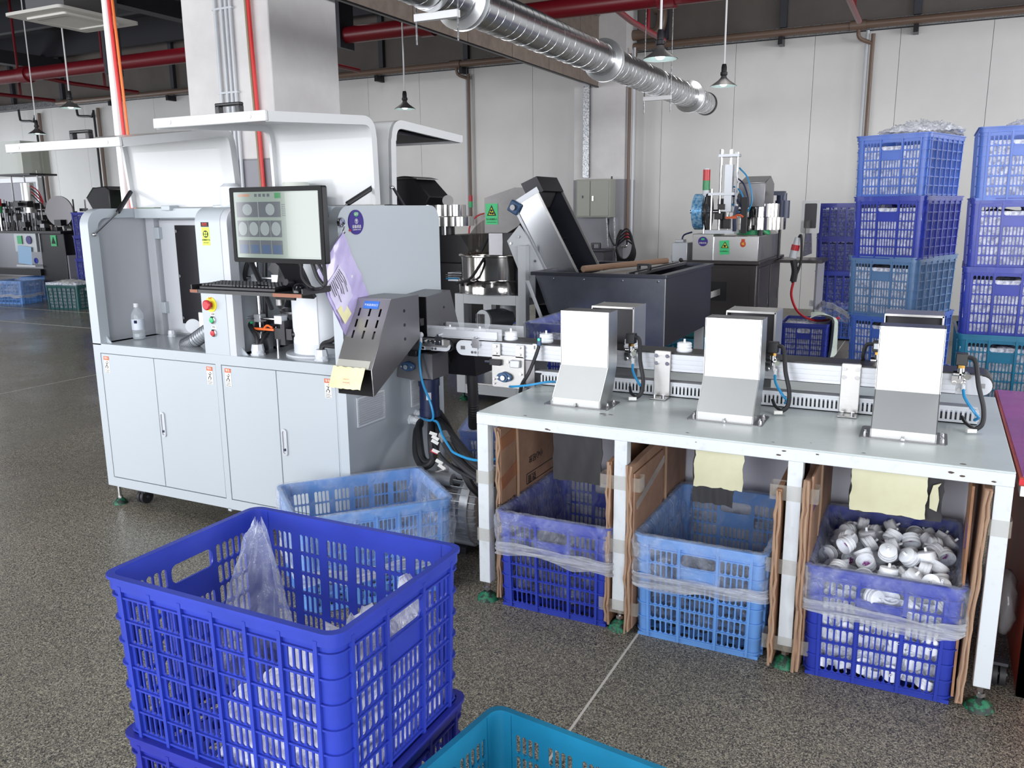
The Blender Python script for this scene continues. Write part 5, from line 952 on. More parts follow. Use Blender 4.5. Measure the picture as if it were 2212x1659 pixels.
def back_hood(x0, x1, z, which):
    t = thing('receiving_hood', 'open fronted steel box hood behind the conveyor, ' + which, 'hood', ((x0 + x1) / 2, 3.47, TZ)); y0, y1, zb = 3.40, 3.56, .87
    for x in (x0, x1): part('side_plate', M().prism([(y0, zb), (y0, z), (y1, z + .003), (y1, zb - .0)], 'x', x - .0015, x + .0015), m_steelh, t)
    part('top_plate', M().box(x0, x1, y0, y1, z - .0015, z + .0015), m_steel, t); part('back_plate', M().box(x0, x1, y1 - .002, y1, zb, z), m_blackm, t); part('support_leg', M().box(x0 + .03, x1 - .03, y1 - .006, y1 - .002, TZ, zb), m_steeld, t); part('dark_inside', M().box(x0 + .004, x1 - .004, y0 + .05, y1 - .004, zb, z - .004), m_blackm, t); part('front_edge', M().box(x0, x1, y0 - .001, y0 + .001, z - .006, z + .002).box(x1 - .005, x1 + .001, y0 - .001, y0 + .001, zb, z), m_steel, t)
HX = ((-1.28, -1.087), (-.718, -.523), (-.145, .046))
for (a, b), w_ in zip(HX, ('left one', 'middle one', 'right one')): hood(a, b, w_)
for (a, b), z, w_ in zip(((-1.318, -1.128), (-.738, -.546), (-.153, .043)), (1.082, 1.088, 1.102), ('left one, before the big hopper', 'middle one', 'right one, before the tall crate stack')): back_hood(a, b, z, w_)
# conveyors
def conveyor(name, label, xa, xb, y0, y1, za, zb, bolts):
    t = thing(name, label, 'conveyor', ((xa + xb) / 2, (y0 + y1) / 2, za)); zc = (za + zb) / 2; r = (zb - za) / 2
    for y in (y0, y1 - .018):
        rl = part('side_rail', M().box(xa + r, xb - r, y + .003, y + .015, za, zb), m_alu, t)
        for k in range(4): part('rib', M().box(xa + r, xb - r, y, y + .018, za + (zb - za) * (.02 + .27 * k), za + (zb - za) * (.02 + .27 * k) + (zb - za) * .15), m_alu, rl)
        e = .075
        for x, s in ((xa, 1), (xb, -1)):
            c = x + s * r; P = [(c + s * e, za), (c, za)] + [(c - s * r * sin(a), zc - r * cos(a)) for a in [pi * k / 10 for k in range(1, 10)]] + [(c, zb), (c + s * e, zb)]
            ep = part('end_plate', M().prism(P, 'y', y - .003, y + .0), m_whitep, t, smooth=50); part('slot_hole', M().box(c - .010, c + .012, y - .004, y - .0025, zc - .008, zc + .008), m_steeld, ep)
            for dx in (.05, .066):
                for dz in (-.017, .017): part('bolt', M().cyl((c + s * dx, y - .008, zc + dz), (c + s * dx, y - .003, zc + dz), .006, n=10), m_chrome, ep)
    ro = r + .005; P = [(xa + r, zb + .005)]; O = [(xa + r - ro * sin(a), zc + ro * cos(a)) for a in [pi * k / 10 for k in range(11)]] + [(xb - r + ro * sin(a), zc - ro * cos(a)) for a in [pi * k / 10 for k in range(11)]]; I = [(xa + r - r * sin(a), zc + r * cos(a)) for a in [pi * k / 10 for k in range(11)]] + [(xb - r + r * sin(a), zc - r * cos(a)) for a in [pi * k / 10 for k in range(11)]]
    part('belt', M().ring(O, I, 'y', y0 + .016, y1 - .016), m_black, t, smooth=50)
    return t
cv = conveyor('belt_conveyor', 'long aluminium belt conveyor running behind the steel hoods', -1.885, .205, 3.2, 3.36, .862, .929, 1)
for x in (-.936, -.24):
    b = part('bracket', M().prism(rr(x - .033, x + .033, .762, .944, .006, 3), 'y', 3.186, 3.197).box(x - .033, x + .033, 3.13, 3.19, TZ + .001, TZ + .006), m_steel, cv, bevel=.002)
    for dx in (-.022, .022):
        for z in (.925, .895): part('bolt', M().cyl((x + dx, 3.177, z), (x + dx, 3.186, z), .008, n=12), m_chrome, b)
        part('bolt', M().cyl((x + dx * .8, 3.15, TZ + .006), (x + dx * .8, 3.15, TZ + .018), .007, n=8), m_chrome, b)
dp = part('drive_plate', M().prism(rr(-1.70, -1.545, .735, .875, .008, 3), 'y', 3.188, 3.196).prism([(-1.70, .87), (-1.66, .87), (-1.66, .925), (-1.70, .925)], 'y', 3.188, 3.196).prism([(-1.585, .87), (-1.545, .87), (-1.545, .925), (-1.585, .925)], 'y', 3.188, 3.196), m_steel, cv)
part('drive_cover', M().box(-1.69, -1.50, 3.198, 3.33, .74, .86), m_steeld, cv)
for x, z in ((-1.68, .915), (-1.68, .885), (-1.565, .915), (-1.565, .885), (-1.69, .75), (-1.56, .75), (-1.56, .80), (-1.62, .85), (-1.69, .77)): part('bolt', M().cyl((x, 3.18, z), (x, 3.188, z), .006, n=10), m_chrome, dp)
def bearing(x, y, z, par, s=1): 
    b = part('bearing', M().prism([(x + s * .036 * cos(a) * (1 if abs(cos(a)) > .7 else .8), z + s * .022 * sin(a)) for a in [k * pi / 12 for k in range(24)]], 'y', y - .014, y), m_castb, par, bevel=.002); part('ring', M().lathe([(.012, .02), (.02, .02), (.024, 0)], (x, y, z), (0, -1, 0), 20), m_castb, b); part('shaft', M().cyl((x, y - .028, z), (x, y, z), .011, n=16), m_chrome, b)
    for dx in (-.027, .027): part('bolt', M().cyl((x + dx * s, y - .02, z), (x + dx * s, y - .014, z), .005, n=8), m_chrome, b)
bearing(-1.635, 3.186, .782, dp); tn = part('tensioner', M().box(-1.705, -1.65, 3.17, 3.188, .832, .858), m_black, dp, bevel=.002); part('screw', M().cyl((-1.73, 3.178, .845), (-1.70, 3.178, .845), .004, n=8), m_chrome, tn); part('alloy_block', M().box(-1.605, -1.56, 3.17, 3.188, .828, .86), m_alu, dp, bevel=.003)
c2 = conveyor('belt_conveyor', 'short aluminium belt conveyor leaving the cabinet side', -2.15, -1.915, 3.2, 3.34, .872, .925, 1)
sp = part('side_plate', M().prism([(-2.175, .745), (-2.05, .735), (-2.05, .99), (-2.085, .985), (-2.165, .80)], 'y', 3.15, 3.158), m_steeld, c2); part('drive_cover', M().box(-2.05, -1.99, 3.16, 3.3, .745, .86), m_steeld, c2); bearing(-2.11, 3.149, .80, sp); tn = part('tensioner', M().box(-2.10, -2.055, 3.13, 3.15, .85, .876), m_black, sp, bevel=.002)
gm = part('gear_motor', M().cyl((-2.055, 3.23, .735), (-2.055, 3.23, .70), .05, n=24).cyl((-2.055, 3.23, .70), (-2.055, 3.23, .59), .046, n=24).cyl((-2.055, 3.23, .59), (-2.055, 3.23, .555), .048, n=24), m_navy, c2); part('rating_plate', M().grid(lambda u, v: (-2.055 + .0468 * sin(.25 + .5 * u), 3.23 - .0468 * cos(.25 + .5 * u), .64 + .035 * v), 6, 1), m_alu, gm)
part('catch_plate', M().prism([(-2.06, .925), (-1.915, .925), (-1.915, .905), (-1.935, .89), (-2.06, .89)], 'y', 3.192, 3.196), m_steel, c2)
for x in (-2.045, -2.02, -1.995, -1.97): part('bolt', M().cyl((x, 3.18, .913), (x, 3.195, .913), .008, n=10), m_chrome, c2)
# clear guides bridging the two conveyors
gd = thing('guide_rails', 'clear plastic guide rails bridging the two conveyors', 'guide', (-1.85, 3.28, .935)); m_acr = glass('clear_acrylic', (222, 226, 232), .3)
part('front_guide', M().box(-2.04, -1.66, 3.205, 3.209, .935, .985), m_acr, gd); part('back_guide', M().box(-2.02, -1.62, 3.34, 3.344, .935, .985), m_acr, gd); part('guide_angle', M().box(-2.03, -1.68, 3.2, 3.206, .94, .972), m_alu, gd); part('guide_foot', M().box(-2.03, -1.68, 3.188, 3.205, .937, .941), m_alu, gd)
for x in (-1.97, -1.78): part('clamp', M().box(x - .018, x + .018, 3.185, 3.2, .90, .94).cyl((x, 3.18, .945), (x, 3.205, .945), .006, n=8), m_chrome, gd)
for x, lab in ((-1.955, 'white cap riding between the clear guides, first in line by the cabinet'), (-1.80, 'white cap riding between the clear guides, second in line'), (-1.645, 'white cap just past the clear guides on the long conveyor'), (-1.475, 'white cap on the conveyor by the small green sensor'), (-1.09, 'white cap on the conveyor between the left hood and the brass valve'), (-.87, 'white cap on the conveyor midway between the left and middle hoods')): cap(x, 3.265, .934, (0, 0, .3), lab, 'caps riding the conveyor')
# sensor and pneumatic valves
sn = thing('sensor', 'small green lit photo sensor with black cable on the conveyor', 'sensor', (-1.47, 3.19, .93)); part('head', M().box(-1.478, -1.462, 3.178, 3.19, .93, .965), m_castb, sn, bevel=.002); part('lamp', M().cyl((-1.47, 3.177, .957), (-1.47, 3.18, .957), .005, n=10), mat('lit_green', (40, 230, 120), .4, emit=2), sn); part('bracket', M().ring(rr(-1.505, -1.485, .905, .935, .004, 2), rr(-1.499, -1.491, .912, .928, .002, 2), 'y', 3.19, 3.196), m_chrome, sn); part('cable', M().tube([(-1.47, 3.18, .93), (-1.48, 3.16, .88), (-1.495, 3.13, .82), (-1.53, 3.14, .77), (-1.56, 3.18, .72)], .008), m_rub, sn)
sn = thing('sensor', 'black sensor with red wires where the short conveyor leaves the cabinet', 'sensor', (-2.06, 3.17, .94)); part('head', M().box(-2.075, -2.045, 3.16, 3.19, .985, 1.02), m_black, sn, bevel=.003); part('wire', M().tube([(-2.055, 3.155, 1.01), (-2.05, 3.15, .99), (-2.06, 3.155, .965)], .0025, n=5), m_red, sn); part('fitting', M().sph((-2.05, 3.165, .945), (.014, .012, .014), 12, 8).cyl((-2.05, 3.165, .935), (-2.05, 3.165, .91), .007), m_whitep, sn); part('cable', M().tube([(-2.06, 3.15, .985), (-2.075, 3.13, .92), (-2.12, 3.08, .87), (-2.15, 3.0, .84), (-2.16, 3.05, .8)], .007), m_rub, sn)
hs = thing('air_hose', 'blue air hose looping from the short conveyor down past the cable bundle to the table', 'hose', (-1.9, 3.1, .4)); part('hose', M().tube([(-2.05, 3.165, .92), (-2.045, 3.14, .84), (-2.02, 3.12, .74), (-1.97, 3.1, .66), (-1.955, 3.1, .60), (-1.97, 3.11, .57), (-2.04, 3.16, .555), (-2.12, 3.24, .545)], .0055), m_hose, hs); part('hose', M().tube([(-1.96, 3.11, .57), (-1.92, 3.08, .57), (-1.86, 3.02, .535), (-1.78, 2.94, .515), (-1.70, 2.86, .515), (-1.56, 2.80, .52), (-1.46, 2.9, .52)], .0055), m_hose, hs); part('hose', M().tube([(-1.58, 3.12, .757), (-1.54, 3.08, .768), (-1.46, 3.06, .785), (-1.38, 3.09, .80), (-1.33, 3.15, .79)], .005), m_hose, hs)
def valve(x, y, label, back=False):
    t = thing('air_valve', label, 'valve', (x, y, .88)); part('coil', M().box(x - .018, x + .018, y - .018, y + .018, .968, 1.008), m_black, t, bevel=.002); part('brass_nut', M().cyl((x, y, .957), (x, y, .968), .012, n=6), m_brass, t); part('body', M().cyl((x, y, .92), (x, y, .957), .012, n=12).cyl((x - .022, y, .935), (x + .022, y, .935), .012, n=12).box(x - .025, x + .01, y - .01, y + .012, .905, .93), m_chrome, t); part('end_nut', M().cyl((x + .018, y - .01, .935), (x + .022, y - .03, .932), .011, n=6), mat('nickel', (176, 182, 172), .3, .9) if 'nickel' not in bpy.data.materials else bpy.data.materials['nickel'], t)
    for dx in (-.016, .012): part('bolt', M().cyl((x + dx, y - .016, .905), (x + dx, y - .004, .905), .007, n=10), m_chrome, t)
    if back: part('cable', M().tube([(x - .015, y, .995), (x - .04, y, .99), (x - .05, y, .95), (x - .045, y + .02, .91)], .007), m_rub, t); part('rating_plate', M().box(x - .014, x + .014, y - .0195, y - .0178, .98, 1.0), m_alu, t); return
    part('fitting', M().cyl((x + .012, y - .01, .905), (x + .012, y - .01, .885), .007, n=10), m_whitep, t)
    part('air_tube', M().tube([(x + .012, y - .01, .89), (x + .02, y - .03, .86), (x + .05, y - .05, .82), (x + .065, y - .04, .80), (x + .055, y - .02, .785)], .005), m_hose, t); part('cable', M().tube([(x + .016, y - .01, .997), (x + .04, y - .02, .985), (x + .055, y - .05, .91), (x + .075, y - .07, .84), (x + .075, y - .09, .79), (x + .05, y - .10, .767)], .008), m_rub, t); part('cable_tie', M().tube([(x + .055, y - .10, .772), (x + .03, y - .08, .785), (x + .015, y - .05, .80)], .006), m_black, t); part('cable_tag', M().ob((x + .045, y - .105, .768), (.03, .014, .012), (0, 0, .4)), m_paper, t)
valve(-1.062, 3.175, 'brass and steel air valve with black coil, right of the left hood'); valve(-.512, 3.175, 'brass and steel air valve with black coil, right of the middle hood'); valve(.105, 3.175, 'brass and steel air valve with black coil, right of the right hood'); valve(-.165, 3.345, 'air valve with black coil behind the conveyor, left of the right hood', True)
# slotted wiring duct
wd = thing('wiring_duct', 'white slotted wiring duct lying on the table under the conveyor', 'wiring duct', (-.65, 3.23, TZ)); ya, yb, za, zh = 3.205, 3.255, TZ + .001, .052; x0, x1 = -1.47, .172
part('base', M().box(x0, x1, ya, yb, za, za + .003), m_whitep, wd); part('lid', M().box(x0 - .03, x1 - .03, ya - .002, yb + .002, za + zh, za + zh + .008), m_whitep, wd, bevel=.001); mb = M(); n = 110
for y in (ya, yb - .002):
    mb.box(x0, x1, y, y + .002, za, za + .012); mb.box(x0, x1, y, y + .002, za + zh - .008, za + zh)
    for k in range(n + 1): x = x0 + (x1 - x0) * k / n; mb.box(x - .0042, x + .0042, y, y + .002, za + .012, za + zh - .008)
part('slotted_side', mb, m_whitep, wd, smooth=0); part('wires_inside', M().box(x0, x1 - .02, ya + .012, yb - .012, za + .004, za + .03), m_black, wd)
# small things on the table top
solo('sensor_block', M().box(-1.36, -1.325, 3.40, 3.42, .90, .985).box(-1.35, -1.335, 3.405, 3.415, TZ, .9), m_alu, 'small perforated metal block behind the conveyor left of the left hood', 'block', bevel=.003)
# cable bundle at the cabinet foot
cbn = thing('cable_bundle', 'bundle of thick black cables looping from the cabinet glands to the table', 'cable bundle', (-1.95, 3.1, .2)); rg = random.Random(9)
for g, P in enumerate((
    [(-2.13, 3.262, .51), (-2.1, 3.2, .50), (-2.05, 3.13, .44), (-2.02, 3.1, .39), (-1.985, 3.09, .375), (-1.96, 3.1, .40), (-1.97, 3.15, .48), (-2.0, 3.2, .54)],
    [(-2.13, 3.262, .50), (-2.1, 3.18, .48), (-2.06, 3.11, .41), (-2.02, 3.08, .37), (-1.99, 3.07, .362), (-1.955, 3.08, .39), (-1.965, 3.14, .48), (-2.03, 3.24, .54)],
    [(-2.1, 3.315, .52), (-2.0, 3.22, .535), (-1.88, 3.1, .53), (-1.76, 3.0, .505), (-1.64, 2.9, .475), (-1.5, 2.82, .46)],
    [(-2.1, 3.385, .53), (-1.98, 3.24, .53), (-1.86, 3.1, .515), (-1.75, 2.99, .485), (-1.63, 2.9, .455), (-1.5, 2.86, .44)],
    [(-2.02, 3.22, .52), (-1.92, 3.1, .51), (-1.82, 3.0, .485), (-1.72, 2.92, .46), (-1.6, 2.86, .43), (-1.5, 2.82, .43)],
    [(-2.0, 3.2, .50), (-1.94, 3.08, .49), (-1.87, 3.0, .46), (-1.77, 2.93, .435), (-1.64, 2.87, .42), (-1.5, 2.84, .42)],
    [(-2.03, 3.2, .54), (-1.97, 3.1, .50), (-1.955, 3.08, .44), (-1.95, 3.08, .40)],
    [(-2.1, 3.521, .2), (-2.06, 3.48, .19), (-2.03, 3.42, .12), (-2.03, 3.4, .04)],
    [(-1.76, 2.95, .45), (-1.70, 2.93, .41), (-1.67, 2.93, .36), (-1.64, 2.95, .32)])): part('cable', M().tube(P, .008 if g in (5, 7) else .017, n=10), m_rub, cbn)
for p, r_, m in (((-1.90, 3.02, .50), .6, m_paper), ((-1.885, 3.0, .525), .6, m_paper), ((-1.875, 2.985, .47), .5, m_paper), ((-1.905, 3.02, .455), .5, m_red), ((-1.84, 2.955, .435), .6, m_paper), ((-1.82, 2.94, .42), .7, m_paper), ((-1.92, 3.04, .53), .4, m_paper)): part('cable_tag', M().ob(p, (.034, .004, .014), (0, r_, .7)), m, cbn)
part('tape_wrap', M().cyl((-1.885, 3.07, .52), (-1.845, 3.035, .505), .026, n=12), mat('silver_tape', (170, 176, 180), .35, .5), cbn)
# blower
bl = thing('side_channel_blower', 'silver ring blower with finned motor on the floor between the cabinet and the table', 'blower', (-1.78, 3.14, 0)); m_cast = mat('cast_aluminium', (196, 200, 205), .42, .5, bump=(40, .08)); by, bz = 3.13, .205
part('impeller_housing', M().lathe([(.001, 0), (.09, 0), (.15, .012), (.172, .04), (.172, .075), (.15, .105), (.1, .12), (.001, .12)], (-1.74, by, bz), (1, 0, 0), 48), m_cast, bl); mb = M()
for k in range(36): a = k * pi / 18; mb.ob((-1.685, by + .165 * sin(a), bz + .165 * cos(a)), (.14, .003, .028), (-a, 0, 0))
part('cooling_fin', mb, m_cast, bl, kind='stuff'); part('rim_ring', M().lathe([(.172, -.008), (.182, -.006), (.182, .006), (.172, .008)], (-1.66, by, bz), (1, 0, 0), 48), m_cast, bl)
mt = part('motor', M().cyl((-2.0, by, bz), (-1.74, by, bz), .082, n=32), m_steeld, bl); mb = M()
for k in range(30): a = k * pi / 15; mb.ob((-1.87, by + .088 * sin(a), bz + .088 * cos(a)), (.24, .003, .016), (-a, 0, 0))
part('motor_fin', mb, m_steeld, mt, kind='stuff'); part('capacitor', M().cyl((-1.96, by - .04, bz + .105), (-1.80, by - .04, bz + .105), .03, n=20), m_cast, bl); part('terminal_box', M().box(-1.84, -1.75, by - .02, by + .07, bz + .11, bz + .165), m_cast, bl, bevel=.01); part('base_tube', M().box(-1.98, -1.66, by - .09, by - .02, .03, .085), m_cast, bl, bevel=.012); part('base_tube', M().box(-1.98, -1.66, by + .05, by + .1, .03, .085), m_cast, bl, bevel=.012); part('foot_rail', M().box(-1.95, -1.7, by - .11, by + .11, 0, .03), m_dsteel, bl); part('tie_rod', M().tube([(-1.98, by - .06, .28), (-1.9, by - .05, .33), (-1.84, by - .03, .355)], .004, sub=2), m_paper, bl)
bl.location.x -= .055
# desk at the right edge
m_redw = mat('red_brown_desk_wood', (168, 62, 42), .4, var=(5, (148, 52, 34), .35, .65), stretch=(1, 1, .2)); dk = thing('desk', 'red brown wooden desk at the right edge beside the table', 'desk', (.95, 3.2, 0))
part('desk_top', M().box(.262, 1.7, 2.668, 3.95, .716, .742), m_redw, dk, bevel=.003); part('edge_band', M().box(.262, 1.7, 2.664, 2.672, .722, .738), m_red, dk); part('under_rail', M().box(.27, 1.69, 2.69, 3.93, .68, .716), m_frame, dk); part('side_panel', M().box(.335, .36, 2.80, 3.9, 0, .68), m_redw, dk); part('front_panel', M().box(.335, 1.66, 2.80, 2.83, 0, .64), m_redw, dk); part('side_panel', M().box(1.63, 1.66, 2.83, 3.9, 0, .68), m_redw, dk)
solo('desk_mat', M().box(.27, 1.68, 2.675, 3.94, .742, .745), mat('purple_desk_film', (150, 62, 128), .25, coat=.1, var=(2.5, (124, 50, 108), .35, .65)), 'glossy purple protective film lying on the red brown desk', 'desk mat')
mb = M().sph((.292, 2.98, .23), (.035, .09, .11), 18, 12); mb.v = [(a + .01 * nz(b * 40, c * 30), b, c) for a, b, c in mb.v]; solo('plastic_bag', mb, glass('crumpled_grey_film', (170, 172, 176), .4, .1), 'small crumpled clear bag wedged between the table leg and the desk', 'plastic bag', smooth=180)
# ------------------------------------------------------------------ big hopper, elevator, bowl feeder
hp = thing('feed_hopper', 'big open stainless feed hopper behind the conveyor', 'hopper', (-1.96, 5.8, 0)); ax, bx2, ay, by2, zt, zb = -2.43, -1.52, 5.2, 6.42, 1.055, .62
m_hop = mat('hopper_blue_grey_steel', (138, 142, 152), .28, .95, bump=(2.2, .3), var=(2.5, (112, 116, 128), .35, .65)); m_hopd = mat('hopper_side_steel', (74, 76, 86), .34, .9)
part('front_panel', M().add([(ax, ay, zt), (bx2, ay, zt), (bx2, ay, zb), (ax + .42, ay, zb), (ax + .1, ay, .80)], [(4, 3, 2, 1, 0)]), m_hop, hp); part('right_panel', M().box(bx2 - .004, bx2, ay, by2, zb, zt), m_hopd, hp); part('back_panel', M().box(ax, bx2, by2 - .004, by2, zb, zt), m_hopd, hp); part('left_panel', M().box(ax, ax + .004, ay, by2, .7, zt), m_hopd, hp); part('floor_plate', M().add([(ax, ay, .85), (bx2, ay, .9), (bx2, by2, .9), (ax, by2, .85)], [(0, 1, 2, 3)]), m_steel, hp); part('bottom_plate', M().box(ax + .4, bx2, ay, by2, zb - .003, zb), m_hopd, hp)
part('rim', M().ring(rr(ax - .03, bx2 + .012, ay - .02, by2 + .02, .004, 1), rr(ax + .03, bx2 - .045, ay + .03, by2 - .03, .004, 1), 'z', zt, zt + .022), m_hopd, hp, bevel=.002); part('bright_corner', M().box(bx2 - .004, bx2 + .002, ay - .004, ay + .002, zb, zt), m_steel, hp)
for x in (ax + .13, ax + .35, ax + .62, bx2 - .05): part('screw', M().cyl((x, ay - .008, zt - .022), (x, ay, zt - .022), .007, n=8), m_chrome, hp)
part('cover_plate', M().box(ax + .35, ax + .62, ay + .03, by2 - .05, zt + .005, zt + .012), m_steel, hp)
for x in (ax + .64, ax + .70): part('slide_rail', M().box(x, x + .02, ay + .02, by2 - .02, zt + .012, zt + .032), m_steeld, hp)
part('handle', M().ring(rr(ax + .645, ax + .735, zt + .03, zt + .075, .008, 2), rr(ax + .66, ax + .72, zt + .03, zt + .062, .006, 2), 'y', 5.42, 5.46), m_black, hp)
for x, y in ((ax + .5, ay + .08), (bx2 - .06, ay + .08), (ax + .5, by2 - .08), (bx2 - .06, by2 - .08)): part('leg', M().box(x - .03, x + .03, y - .03, y + .03, 0, zb), m_grey, hp)
solo('brown_bar', M().tube([(ax + .33, 5.25, zt + .045), (ax + .62, 6.2, zt + .05)], .022, n=10, sub=1).cyl((ax + .33, 5.248, zt + .045), (ax + .33, 5.25, zt + .045), .012), mat('brown_tube', (132, 104, 84), .5), 'long brown tube lying across the open top of the steel hopper', 'tube')
el = thing('elevator', 'steep inclined stainless elevator with grey bolted side plate above the hopper', 'elevator', (-2.62, 5.7, 0)); e0, e1 = Vector((-2.30, 0, 1.02)), Vector((-2.62, 0, 1.60)); d_ = (e1 - e0).normalized(); n_ = Vector((d_.z, 0, -d_.x)); ea, eb = 5.5, 5.86
def ex(s, t): p = e0 + d_ * s + n_ * t; return (p.x, p.z)
L_ = (e1 - e0).length
part('front_side_plate', M().prism([ex(-.12, -.13), ex(L_, -.13), ex(L_, .06), ex(-.12, .06)], 'y', ea - .003, ea), mat('mirror_side_steel', (214, 216, 220), .2, 1), el); part('rear_side_plate', M().prism([ex(-.12, -.13), ex(L_ + .06, -.13), ex(L_ + .06, .09), ex(-.12, .09)], 'y', eb, eb + .004), m_hopd, el); part('belt_bed', M().prism([ex(-.12, -.12), ex(L_, -.12), ex(L_, -.10), ex(-.12, -.10)], 'y', ea, eb), m_steeld, el)
for k in range(5): s = .05 + .13 * k; part('flight', M().prism([ex(s, -.10), ex(s + .006, -.10), ex(s + .006, -.03), ex(s, -.03)], 'y', ea + .01, eb - .01), m_hopd, el)
part('top_bar', M().prism([ex(L_ - .03, -.14), ex(L_ + .01, -.14), ex(L_ + .01, .08), ex(L_ - .03, .08)], 'y', ea - .006, ea + .004), m_alu, el)
part('edge_strip', M().prism([ex(-.1, -.15), ex(L_ - .03, -.15), ex(L_ - .03, -.13), ex(-.1, -.13)], 'y', ea - .012, ea + .0), m_alu, el); part('edge_strip', M().prism([ex(-.1, .06), ex(L_, .06), ex(L_, .075), ex(-.1, .075)], 'y', ea - .004, ea + .004), m_steel, el); part('edge_strip', M().prism([ex(-.1, .09), ex(L_ + .06, .09), ex(L_ + .06, .105), ex(-.1, .105)], 'y', eb - .004, eb + .006), m_steel, el)
part('dark_cap', M().prism([ex(L_, -.02), ex(L_ + .09, -.02), ex(L_ + .075, .11), ex(L_ - .04, .11), ex(L_ - .04, .09), ex(L_ - .02, .07)], 'y', ea, eb), m_blackm, el)
hd = part('head_housing', M().prism([(-2.985, 1.575), (-2.985, 1.325), (-2.80, 1.325), (-2.71, 1.375), (-2.60, 1.52), (-2.545, 1.64), (-2.74, 1.645)], 'y', 5.515, 5.84), mat('matt_steel', (112, 110, 110), .42, .8, var=(4, (98, 96, 96), .35, .65)), el)
sg = part('warning_sign', M().box(-2.975, -2.875, 5.512, 5.515, 1.385, 1.535), m_green, el); part('triangle', M().prism([(-2.963, 1.448), (-2.887, 1.448), (-2.925, 1.524)], 'y', 5.5105, 5.512), m_ink, sg); part('triangle_face', M().prism([(-2.950, 1.455), (-2.900, 1.455), (-2.925, 1.507)], 'y', 5.5095, 5.511), m_yellow, sg); part('symbol', M().sph((-2.925, 5.5095, 1.485), (.009, .002, .009), 10, 6).sph((-2.933, 5.5095, 1.467), (.01, .002, .008), 10, 6).sph((-2.915, 5.5095, 1.465), (.01, .002, .008), 10, 6), m_ink, sg); text('sign_lettering', '当心机械伤人', .0155, (-2.925, 5.511, 1.422), FY, m_ink, sg); text('sign_lettering', 'Caution mechanical injury', .0075, (-2.925, 5.511, 1.402), FY, m_ink, sg)
part('drop_spout', M().box(-2.965, -2.845, 5.53, 5.7, 1.16, 1.325), m_steeld, el, bevel=.004)
bk = part('bearing_block', M().ob((-2.725, 5.485, 1.505), (.085, .03, .085), (0, .5, 0)), m_castb, el, bevel=.008); part('shaft', M().cyl((-2.725, 5.45, 1.505), (-2.725, 5.48, 1.505), .02, n=16), m_steeld, bk)
part('grey_side_frame', M().prism([ex(.02, -.34), ex(.45, -.30), ex(.50, -.16), ex(.40, -.145), ex(-.1, -.145), ex(-.12, -.22)], 'y', 5.47, 5.485), m_white, el)
for s, t in ((.1, -.17), (.22, -.17), (.34, -.17), (.43, -.2), (.05, -.22), (.3, -.24), (.42, -.28), (.15, -.24)): p = ex(s, t); part('bolt', M().cyl((p[0], 5.462, p[1]), (p[0], 5.47, p[1]), .009, n=8), m_chrome, el)
for x, z in ((-2.62, 1.3), (-2.66, 1.30)): pass
part('post', M().box(-2.66, -2.60, 5.40, 5.46, 0, 1.24), m_white, el); part('brace', M().prism([(-2.475, 1.02), (-2.46, 1.02), (-2.335, .72), (-2.35, .72)], 'y', 5.14, 5.165), m_grey, el)
bo = thing('bowl_feeder', 'polished steel bowl feeder on a grey stand with small motor', 'bowl feeder', (-3.06, 5.9, 0)); BX, BY = -3.06, 5.92
part('bowl', M().lathe([(.001, .99), (.30, .99), (.305, 1.135), (.335, 1.15), (.335, 1.142), (.318, 1.135), (.315, .965), (.001, .965)], (BX, BY, 0), n=56), m_mirror, bo); part('lower_ring', M().lathe([(.335, .965), (.342, .955), (.342, .862), (.33, .855), (.001, .855), (.001, .965), (.335, .965)], (BX, BY, 0), n=56), m_mirror, bo)
for a in (-2.2, -1.5, -.6): part('bolt', M().cyl((BX + .34 * cos(a), BY + .34 * sin(a), .93), (BX + .352 * cos(a), BY + .352 * sin(a), .93), .015, n=10), m_rub, bo)
mb = M().grid(lambda u, v: (BX + .30 * cos(pi * (.05 + .95 * u)) * (1 - .0 * v), BY + .26 * sin(pi * (.05 + .95 * u)) + .0, 1.14 + .34 * v * sin(pi * (.12 + .8 * u)) ** .7), 30, 6); part('smoked_guard', mb, glass('smoked_acrylic', (96, 88, 80), .6), bo); part('cable', M().tube([(BX - .06, BY - .22, 1.18), (BX + .0, BY - .2, 1.3), (BX + .1, BY - .18, 1.44), (BX + .2, BY - .2, 1.5)], .014), m_rub, bo); part('cable', M().tube([(BX + .02, BY - .3, 1.15), (BX, BY - .36, 1.08), (BX - .08, BY - .37, .98), (BX - .22, BY - .33, .94)], .011), m_rub, bo)
sx0, sx1, sy0, sy1 = -3.34, -2.73, 5.66, 6.2
for x in (sx0, sx1 - .08):
    for y in (sy0, sy1 - .08):
        l = part('stand_leg', M().box(x, x + .08, y, y + .08, .065, .855), m_white, bo, bevel=.004); part('foot', M().lathe([(.001, .03), (.02, .03), (.045, .01), (.045, 0), (.001, 0)], (x + .04, y + .04, 0), n=18).cyl((x + .04, y + .04, .02), (x + .04, y + .04, .07), .01), m_foot, l)
for z0_, z1_ in ((.78, .855), (.50, .56), (.065, .14)): part('stand_rail', M().box(sx0 + .08, sx1 - .08, sy0, sy0 + .08, z0_, z1_).box(sx0 + .08, sx1 - .08, sy1 - .08, sy1, z0_, z1_).box(sx0, sx0 + .08, sy0 + .08, sy1 - .08, z0_, z1_).box(sx1 - .08, sx1, sy0 + .08, sy1 - .08, z0_, z1_), m_white, bo)
part('lower_shelf', M().box(sx0 + .02, sx1 - .02, sy0 + .02, sy1 - .02, .14, .15), m_steel, bo); part('mid_shelf', M().box(sx0 + .02, sx1 - .02, sy0 + .05, sy1 - .02, .50, .51), m_grey, bo)
